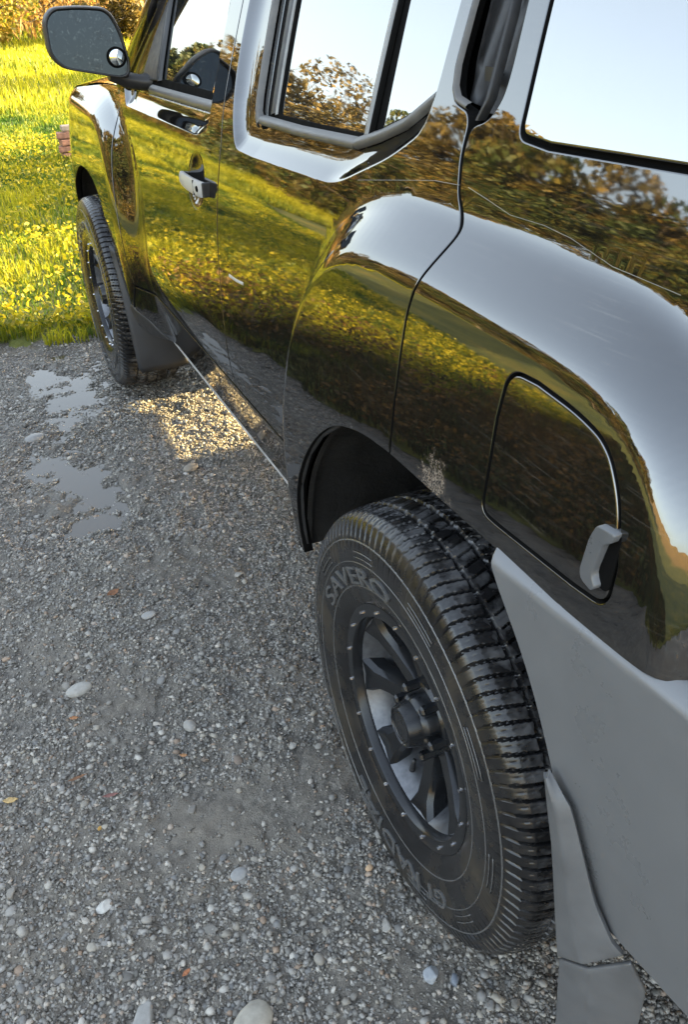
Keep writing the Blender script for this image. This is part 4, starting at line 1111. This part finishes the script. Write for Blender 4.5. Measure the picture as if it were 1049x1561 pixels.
# roof, bonnet, windscreen, nose, tail ---------------------------------
def skin(name, fn, u, v, mat, parent):
    U, Vv = np.meshgrid(u, v, indexing='ij'); P = np.stack(fn(U, Vv), -1).reshape(-1, 3)
    return add(name, P, grid_faces(len(u), len(v)), mat, parent, True)
roof = skin('roof', lambda x, y: (x, y, 1.70 + .16*(1-((x-CENTRE)/.60)**2)**.6*np.ones_like(y) - .03*((y-.5)/1.3)**2), CENTRE + .60*np.sin(np.linspace(-1, 1, 31)*math.pi/2), np.linspace(-.8, 1.74, 24), M_PAINT, car)
skin('bonnet', lambda x, y: (x, y, 1.19 - .10*np.clip((y-2.3)/1.15, 0, 1)**1.5 + .05*(1-((x-CENTRE)/.80)**4) - .12*np.clip((y-3.25)/.2, 0, 1)**2), CENTRE + .80*np.sin(np.linspace(-1, 1, 41)*math.pi/2), np.linspace(2.18, 3.46, 30), M_PAINT, car)
skin('windscreen', lambda x, t: (CENTRE + (x-CENTRE)*(1-.22*t), 2.33 - .58*t - .12*((x-CENTRE)/.75)**2, 1.20 + .50*t), np.linspace(CENTRE-.75, CENTRE+.75, 21), np.linspace(0, 1, 12), M_GLASS, car)
for s in (-1, 1):
    MB().tube([(CENTRE + s*.775, 2.30, 1.19), (CENTRE + s*.70, 2.05, 1.42), (CENTRE + s*.615, 1.74, 1.68)], .038, 12).build('windscreen_pillar', M_PAINT, car, True)
skin('nose', lambda x, z: (x, 3.46 + .07*(1-((x-CENTRE)/.66)**2) - .03*((z-.75)/.35)**2, z), np.linspace(CENTRE-.66, CENTRE+.66, 21), np.linspace(.42, 1.09, 14), M_TRIM, car)
skin('tailgate', lambda x, z: (x, -.86 - .05*(1-((x-CENTRE)/.75)**2) + .10*np.clip((z-1.25)/.5, 0, 1), z), np.linspace(CENTRE-.66, CENTRE+.66, 21), np.linspace(.80, 1.72, 16), M_PAINT, car)

# rear bumper -----------------------------------------------------------
def bump_x(y, z):
    top = .883 + .0425*np.clip(-.2 - y, 0, .7)
    t = np.clip((top - z)/.024, 0, 1)
    x = .036 - .026*(1 - (1-t)**1.6) + .10*np.clip(.62 - z, 0, None)**1.5 + .035*np.clip(.84-z, 0, None)
    return x + .9*np.clip(-.57 - .12*(.87-z) - y, 0, None)**1.6 + .06*np.clip(-.2-y, 0, None)
bump_out = [(-.200, .882), (-.225, .845, .02), (-.298, .752, .1), (-.350, .650, .1), (-.385, .56, .1), (-.42, .44, .05), (-.60, .455, .05), (-.90, .50, .04), (-.92, .9125, .02), (-.52, .8955), (-.34, .888)]
bumper = panel('rear_bumper', bump_out, (), M_BUMPER, car, gap=.001, hem=.003, depth=.05, fn=bump_x, fine=lambda y, z: (z > .82) | (y < -.48) & (y > -.62), fstep=.005)
panel('rear_bumper', bump_out, (), M_BUMPER, car, gap=.001, hem=.004, depth=.05, fn=bump_x, mirror=True)
MB().box((.22, -1.0, .5), (1.64, -.86, .86)).build('bumper_beam', M_BUMPER, car, bevel=.04)
panel('bumper_reflector', [(-.592, .640, .006), (-.592, .672, .006), (-.640, .672, .006), (-.640, .640, .006)], (), simple('reflector', (.62, .56, .42), .2), bumper, gap=0, hem=.002, depth=.004, fn=lambda y, z: bump_x(y, z)-.004)

# mud flaps -------------------------------------------------------------
def flap(name, L_, R_, mat, label, n=17, m=13, fold=.42):
    L_ = np.array(L_); R_ = np.array(R_); tt = np.linspace(0, 1, n); ti = np.linspace(0, 1, len(L_))
    A = np.stack([np.interp(tt, ti, L_[:, i]) for i in range(3)], 1); B = np.stack([np.interp(tt, ti, R_[:, i]) for i in range(3)], 1)
    V = []; F = []
    for i in range(n):
        for k in range(m):
            s = k/(m-1); V.append(A[i]*(1-s) + B[i]*s + np.array([-.008, -.009, 0])*(s/fold if s < fold else (1-s)/(1-fold)))
    for i in range(n-1):
        for k in range(m-1): F.append((i*m+k, (i+1)*m+k, (i+1)*m+k+1, i*m+k+1))
    o = add(name, V, F, mat, car, True)
    so = o.modifiers.new('thick', 'SOLIDIFY'); so.thickness = .007; so.offset = 0
    bv = o.modifiers.new('edge', 'BEVEL'); bv.width = .002; bv.segments = 2; bv.limit_method = 'ANGLE'; bv.angle_limit = R(50)
    o['label'] = label
    return o
flap('rear_mud_flap', [(.015, -.366, .637), (.013, -.383, .590), (.013, -.401, .536), (.015, -.419, .446), (.017, -.432, .376), (.018, -.438, .346)],
     [(.016, -.369, .644), (.022, -.412, .616), (.027, -.434, .566), (.034, -.466, .493), (.042, -.498, .450), (.050, -.512, .438)], M_FLAP, 'grey upper piece of the rear mud flap')
flap('rear_mud_flap', [(.020, -.440, .341), (.020, -.445, .284), (.020, -.454, .195), (.022, -.463, .075)],
     [(.056, -.522, .430), (.074, -.540, .380), (.082, -.536, .283), (.080, -.515, .095)], M_FLAP, 'grey lower piece of the rear mud flap, below the crack')
V = []; F = []; n = 22; m = 12
for i in range(n):
    t = i/(n-1); z = .665 - .465*t
    xo = .014 + .014*t; yo = 2.295 - .06*math.sin(t*1.5) + .045*(1-t)**2
    wd = .012 + .175*min(1, (t/.72))**1.25
    if t > .93: xo += .010*((t-.93)/.07)**2
    for k in range(m):
        s = k/(m-1); V.append((xo + wd*s, yo - .02*math.sin(math.pi*s*.6), z + (.012*s if t > .9 else 0)))
for i in range(n-1):
    for k in range(m-1): F.append((i*m+k, (i+1)*m+k, (i+1)*m+k+1, i*m+k+1))
fl = add('front_mud_flap', V, F, M_FLAPB, car, True)
so = fl.modifiers.new('thick', 'SOLIDIFY'); so.thickness = .008; so.offset = 0
# black foot of the rocker that meets the flap
panel('rocker_foot', [(2.24, .455, .005), (2.20, .485, .01), (2.06, .455, .02), (1.98, .40, .01), (2.12, .385, .02)], (), M_TRIM, car, gap=0, hem=.004, depth=.03, fn=lambda y, z: S(y, z, False) - .004)
# ------------------------------------------------------------------ wheels
def tyre_material():
    m, nt, b = new_mat('tyre_rubber'); L = nt.links
    v = coords(nt); sx = N(nt, 'ShaderNodeSeparateXYZ'); L.new(v, sx.inputs[0])
    r = math2(nt, 'SQRT', math2(nt, 'ADD', math2(nt, 'MULTIPLY', sx.outputs[1], sx.outputs[1]), math2(nt, 'MULTIPLY', sx.outputs[2], sx.outputs[2])))
    n = noise(nt, 9, 6, .65, v); n2 = noise(nt, 45, 6, .6, v)
    base = ramp(nt, n2.outputs[0], [(.3, (.006, .006, .0065)), (.7, (.014, .014, .015))]).outputs[0]
    # dried mud film on the sidewall, pale scuffs on the tread
    ring = ramp(nt, r, [(.225, .25), (.27, 1.0), (.33, .8), (.365, .2)]).outputs[0]
    mud = math2(nt, 'MULTIPLY', math2(nt, 'MULTIPLY', ring, ramp(nt, n.outputs[0], [(.50, 0.0), (.72, 1.0)]).outputs[0]), .55)
    c = mixc(nt, mud, base, (.085, .068, .042))
    tread = ramp(nt, r, [(.3825, 0.0), (.3850, 1.0)]).outputs[0]
    sc = math2(nt, 'MULTIPLY', math2(nt, 'MULTIPLY', tread, ramp(nt, noise(nt, 26, 3, .5, v).outputs[0], [(.46, 0.0), (.60, 1.0)]).outputs[0]), .5)
    c = mixc(nt, sc, c, (.13, .13, .135))
    L.new(c, b.inputs['Base Color'])
    L.new(ramp(nt, n.outputs[0], [(.35, .16), (.7, .38)]).outputs[0], b.inputs['Roughness'])
    bump(nt, b, n2.outputs[0], .15, .001)
    return m
M_TYRE = tyre_material()
M_RIM = simple('satin_black_alloy', (.016, .017, .019), .20, metal=.3, var=.25, scale=30, bmp=.05)
M_BARREL = simple('dusty_barrel', (.13, .135, .145), .34, metal=.5, var=.3, scale=60, bmp=.2, bdist=.0006)
M_CAP = simple('gloss_black_cap', (.010, .011, .013), .30, var=.3, scale=60, bmp=.0)
M_CHROME = simple('bright_steel', (.62, .62, .64), .18, metal=1, var=.1, bmp=0)
M_DISC = simple('brake_disc', (.10, .10, .10), .5, metal=.5)

TR = .388
def build_tyre():
    half = hermite([0, .05, .085, .105, .117], [TR+.002, TR+.001, TR-.002, TR-.007, TR-.016])
    side = [(-.117, TR-.016), (-.1235, .357), (-.128, .343), (-.1305, .327), (-.1312, .305), (-.1300, .283), (-.1265, .262), (-.1262, .259), (-.1240, .246), (-.1195, .232), (-.1135, .222), (-.1075, .214)]
    na = 1344; P = 112                   # pitches round the tyre
    a = np.arange(na)*2*np.pi/na
    w = np.linspace(-.117, .117, 79)
    A, Wd = np.meshgrid(a, w, indexing='ij')
    ph = A*P/(2*np.pi)
    tri = lambda q: np.abs((q % 1) - .5)*2
    depth = np.zeros_like(A)
    # zigzag circumferential grooves
    for w0, amp, gw in ((-.064, .0010, .0022), (-.024, .0016, .0026), (.022, .0016, .0026), (.064, .0010, .0022)):
        d = np.abs(Wd - w0 - amp*(tri(ph*.5 + w0*9) - .5)*2)
        depth = np.maximum(depth, .0070*np.clip((gw - d)/.0012 + .5, 0, 1))
    # slanting cross cuts
    for lo, hi, sl, off, gw in ((.060, .12, 9, 0, .085), (.020, .057, -16, .3, .06), (-.018, .018, 20, .6, .055)):
        for sg in (-1, 1):
            sel = (Wd*sg > lo) & (Wd*sg < hi) if lo >= 0 else (np.abs(Wd) < hi)
            q = np.abs(((ph + off + sl*Wd*sg) % 1) - .5)
            depth = np.maximum(depth, np.where(sel, .0065*np.clip((gw - q)/.03 + .5, 0, 1), 0))
            q2 = np.abs(((ph*2 + off + .25 + sl*1.3*Wd*sg) % 1) - .5)
            depth = np.maximum(depth, np.where(sel, .0012*np.clip((.06 - q2)/.05 + .3, 0, 1), 0))
    rad = half(np.abs(Wd)) - depth
    tread = np.stack([Wd, rad*np.cos(A), rad*np.sin(A)], -1)            # na x nw
    # sidewalls: shoulder lugs run a little down the outer wall
    def wall(sgn):
        res = []
        for i, (ww, r) in enumerate(side):
            lug = 0
            if i in (1, 2):
                q = np.abs(((a*P/(2*np.pi) + 9*-.117) % 1) - .5); lug = .0030*np.clip((.10-q)/.05+.3, 0, 1)*(1 if i == 1 else .6)
            rib = 0
            res.append(np.stack([sgn*(ww + lug)*np.ones(na), (r - lug*.5)*np.cos(a), (r - lug*.5)*np.sin(a)], -1))
        return res
    L = wall(1)[1:][::-1]; Rr = wall(-1)[1:]
    G = np.concatenate([np.stack(L, 1), tread, np.stack(Rr, 1)], 1)
    m = G.shape[1]; i = np.arange(na)[:, None]; k = np.arange(m-1)[None]; j = (i+1) % na
    F = np.stack([i*m+k+0*j, j*m+k, j*m+k+1, i*m+k+1+0*j], -1).reshape(-1, 4)
    V = G.reshape(-1, 3)
    return V, F
TV, TF = build_tyre()
def settle(V):
    """the tyre stands on the ground: flatten the patch that carries the car"""
    V = V.copy(); low = -.381; over = np.clip(low - V[:, 2], 0, None)
    V[:, 2] += over*.85
    sq = np.clip((-.27 - V[:, 2])/.10, 0, 1)*np.exp(-(V[:, 1]/.12)**2); V[:, 0] *= 1 + .03*sq
    return V
TV = settle(TV)
tyre_mesh = mesh_from('tyre', TV, TF, M_TYRE, True); tyre_mesh.set_sharp_from_angle(angle=R(38))

def arc_text(text, r0, size, a0, a1, depth=.0012, bold=.0):
    """raised letters round the sidewall, tops outward, running from angle a0 to a1"""
    cu = bpy.data.curves.new('t', 'FONT'); cu.body = text; cu.size = 1; cu.resolution_u = 3; cu.offset = bold
    ob = bpy.data.objects.new('t', cu); COL.objects.link(ob)
    dg = bpy.context.evaluated_depsgraph_get(); me = bpy.data.meshes.new_from_object(ob.evaluated_get(dg))
    V = np.array([v.co[:] for v in me.vertices]); F = [tuple(p.vertices) for p in me.polygons]
    edges = {}
    for f in F:
        for i in range(len(f)):
            e = (f[i], f[(i+1) % len(f)]); edges[e] = 1
    bd = [e for e in edges if (e[1], e[0]) not in edges]
    bpy.data.objects.remove(ob); bpy.data.curves.remove(cu); bpy.data.meshes.remove(me)
    x0, x1 = V[:, 0].min(), V[:, 0].max(); h = .70
    ang = a0 + (V[:, 0]-x0)/(x1-x0)*(a1-a0); rad = r0 + V[:, 1]/h*size
    prof = hermite([.222, .246, .262, .283, .305, .327, .343, .357], [-.1135, -.124, -.1265, -.130, -.1312, -.1305, -.128, -.1235])
    def at(lift): return np.stack([prof(rad) - lift, rad*np.cos(ang), rad*np.sin(ang)], 1)
    top = at(depth); bot = at(-.0015); n = len(V)
    faces = [f for f in F] + [(a, b, b+n, a+n) for a, b in bd]
    return np.concatenate([top, bot]), faces
D = math.radians
letter_meshes = []
M_LET = simple('raised_letters', (.075, .075, .075), .22, bmp=0)
for args in (('SAVERO', .262, .032, D(22), D(88)), ('GT', .278, .030, D(-134), D(-118)), ('RADIAL', .280, .034, D(-113), D(-62))):
    v, f = arc_text(*args, depth=.0034, bold=.008); letter_meshes.append(mesh_from('lettering', v, f, M_LET, False))
RB = MB()      # thin raised rings and bars of the sidewall
for r_, w_ in ((.2575, .0012), (.302, .0008), (.340, .0012)):
    prof = hermite([.222, .246, .262, .283, .305, .327, .343, .357], [-.1135, -.124, -.1265, -.130, -.1312, -.1305, -.128, -.1235]); x_ = float(prof(r_))
    RB.lathe_x([(x_+.001, r_-w_*1.5), (x_-.0010, r_-w_*.5), (x_-.0010, r_+w_*.5), (x_+.001, r_+w_*1.5)], 160)
for k in range(10):
    a0 = D(100 + 36*k) ; x_ = float(prof(.318))
    for rr in (.312, .322):
        pts = [(x_-.0006, rr*math.cos(a0+t), rr*math.sin(a0+t)) for t in np.linspace(0, .24, 8)]; RB.tube(pts, .0011, 5)
rib_mesh = mesh_from('sidewall_ribs', RB.v, RB.f, bpy.data.materials['raised_letters'], True)

# rim: local x = 0 at the middle of the wheel, outside is -x
W0 = -.114
mb = MB()
mb.lathe_x([(W0+.004, .2225), (W0, .2215), (W0-.001, .218), (W0+.001, .1985), (W0+.006, .1955), (W0+.020, .1935)], 120)
lipring = mb
spk = MB(); NS = 8
for s in range(NS):
    a = D(33 - 45*s); ca, sa = math.cos(a), math.sin(a)
    # stations: radius, depth of the front face, half width of the front face, half width at the back
    st = [(.036, .054, .019, .022), (.075, .052, .0165, .021), (.125, .041, .0145, .020), (.162, .029, .0165, .024), (.186, .020, .030, .038), (.200, .018, .042, .050)]
    V = []; F = []
    for (r_, dx, wf, wb) in st:
        for (x_, t) in ((W0+dx+.035, -wb), (W0+dx+.010, -wb), (W0+dx, -wf), (W0+dx+.004, 0) if r_ > .15 else (W0+dx, 0), (W0+dx, wf), (W0+dx+.010, wb), (W0+dx+.035, wb)):
            V.append((x_, r_*ca - t*sa, r_*sa + t*ca))
    q = 7
    for i in range(len(st)-1):
        for k in range(q-1): F.append((i*q+k, (i+1)*q+k, (i+1)*q+k+1, i*q+k+1))
    spk.put(V, F)
lipring.put(spk.v, spk.f)
lipring.lathe_x([(W0+.062, .001), (W0+.052, .046), (W0+.049, .064), (W0+.058, .073), (W0+.085, .076)], 48)
rim_mesh = mesh_from('wheel', lipring.v, lipring.f, M_RIM, True); rim_mesh.set_sharp_from_angle(angle=R(30))
bar = MB(); bar.lathe_x([(W0+.018, .1945), (W0+.030, .188), (W0+.060, .178), (W0+.15, .176), (W0+.215, .205)], 96)
barrel_mesh = mesh_from('barrel', bar.v, bar.f, M_BARREL, True)
dk = MB(); dk.lathe_x([(W0+.135, .0), (W0+.135, .150), (W0+.16, .156), (W0+.16, .0)], 48); disc_mesh = mesh_from('brake_drum', dk.v, dk.f, M_DISC, False)
# scalloped hub cap
hc = MB()
lob = lambda a: 1 - .13*(max(0, math.cos(6*a)))**2
hc.lathe_x([(W0+.060, .052), (W0+.034, .050), (W0+.029, .0475), (W0+.024, .043)], 96, lobes=lob)
hc.lathe_x([(W0+.025, .043), (W0+.006, .0385), (W0+.000, .036), (W0-.001, .033), (W0+.002, .0315), (W0+.0025, .0)], 96, lobes=lambda a: 1 - .05*(max(0, math.cos(6*a)))**2)
cap_mesh = mesh_from('hub_cap', hc.v, hc.f, M_CAP, True); cap_mesh.set_sharp_from_angle(angle=R(28))
rg = MB(); rg.lathe_x([(W0+.0025, .0285), (W0+.0005, .0275), (W0+.0005, .0265), (W0+.0025, .0255)], 60); capring_mesh = mesh_from('cap_ring', rg.v, rg.f, M_RIM, True)
nt_ = MB()
for i, (x_, r_) in enumerate(((0, 0), (0, 0))): pass
a6 = [k*math.pi/3 for k in range(6)]
nt_.put([(-.012, .0095*math.cos(t), .0095*math.sin(t)) for t in a6] + [(.02, .0095*math.cos(t), .0095*math.sin(t)) for t in a6] + [(-.016, .006*math.cos(t), .006*math.sin(t)) for t in a6],
        [(k, (k+1) % 6, 6+(k+1) % 6, 6+k) for k in range(6)] + [(12+k, 12+(k+1) % 6, (k+1) % 6, k) for k in range(6)] + [tuple(range(12, 18))[::-1]])
nut_mesh = mesh_from('lug_nut', nt_.v, nt_.f, M_CAP, False)
bt = MB(); bt.put([(-.0035, .0030*math.cos(t), .0030*math.sin(t)) for t in np.linspace(0, 2*math.pi, 8, endpoint=False)] + [(.004, .0042*math.cos(t), .0042*math.sin(t)) for t in np.linspace(0, 2*math.pi, 8, endpoint=False)],
        [(k, (k+1) % 8, 8+(k+1) % 8, 8+k) for k in range(8)] + [tuple(range(8))[::-1]])
bolt_mesh = mesh_from('rim_bolt', bt.v, bt.f, M_CHROME, False)
vs = MB(); vs.tube([(0, 0, 0), (0, 0, .012), (0, 0, .026), (0, 0, .036)], [.006, .0055, .0042, .0040], 10); valve_mesh = mesh_from('valve_stem', vs.v, vs.f, M_TRIM, True)

def part(name, me, parent, loc=(0, 0, 0), rot=(0, 0, 0)):
    o = bpy.data.objects.new(name, me); COL.objects.link(o); o.parent = parent; o.location = loc; o.rotation_euler = rot; return o
for (wx, wy, flip, spin) in ((.114, 0, False, 0), (.114, 2.7, False, 1.0), (2*CENTRE-.114, 0, True, 0), (2*CENTRE-.114, 2.7, True, 0)):
    w = bpy.data.objects.new('wheel', rim_mesh); COL.objects.link(w); w.parent = car
    w.location = Vector((wx, wy, .381)) - car.location
    if flip: w.rotation_euler = (0, 0, math.pi)
    part('tyre', tyre_mesh, w)
    part('barrel', barrel_mesh, w); part('brake_drum', disc_mesh, w)
    if flip: continue
    [part('lettering', q, w) for q in letter_meshes]; part('sidewall_ribs', rib_mesh, w)
    part('hub_cap', cap_mesh, w); part('cap_ring', capring_mesh, w)
    for k in range(6):
        a = D(60*k) ; part('lug_nut', nut_mesh, w, (W0+.038, .0625*math.cos(a), .0625*math.sin(a)))
    for k in range(18):
        a = D(5 + 20*k); part('rim_bolt', bolt_mesh, w, (W0-.001, .2085*math.cos(a), .2085*math.sin(a)))
    a = D(-76); part('valve_stem', valve_mesh, w, (W0+.050, .181*math.cos(a), .181*math.sin(a)), (a + math.pi/2, 0, 0))
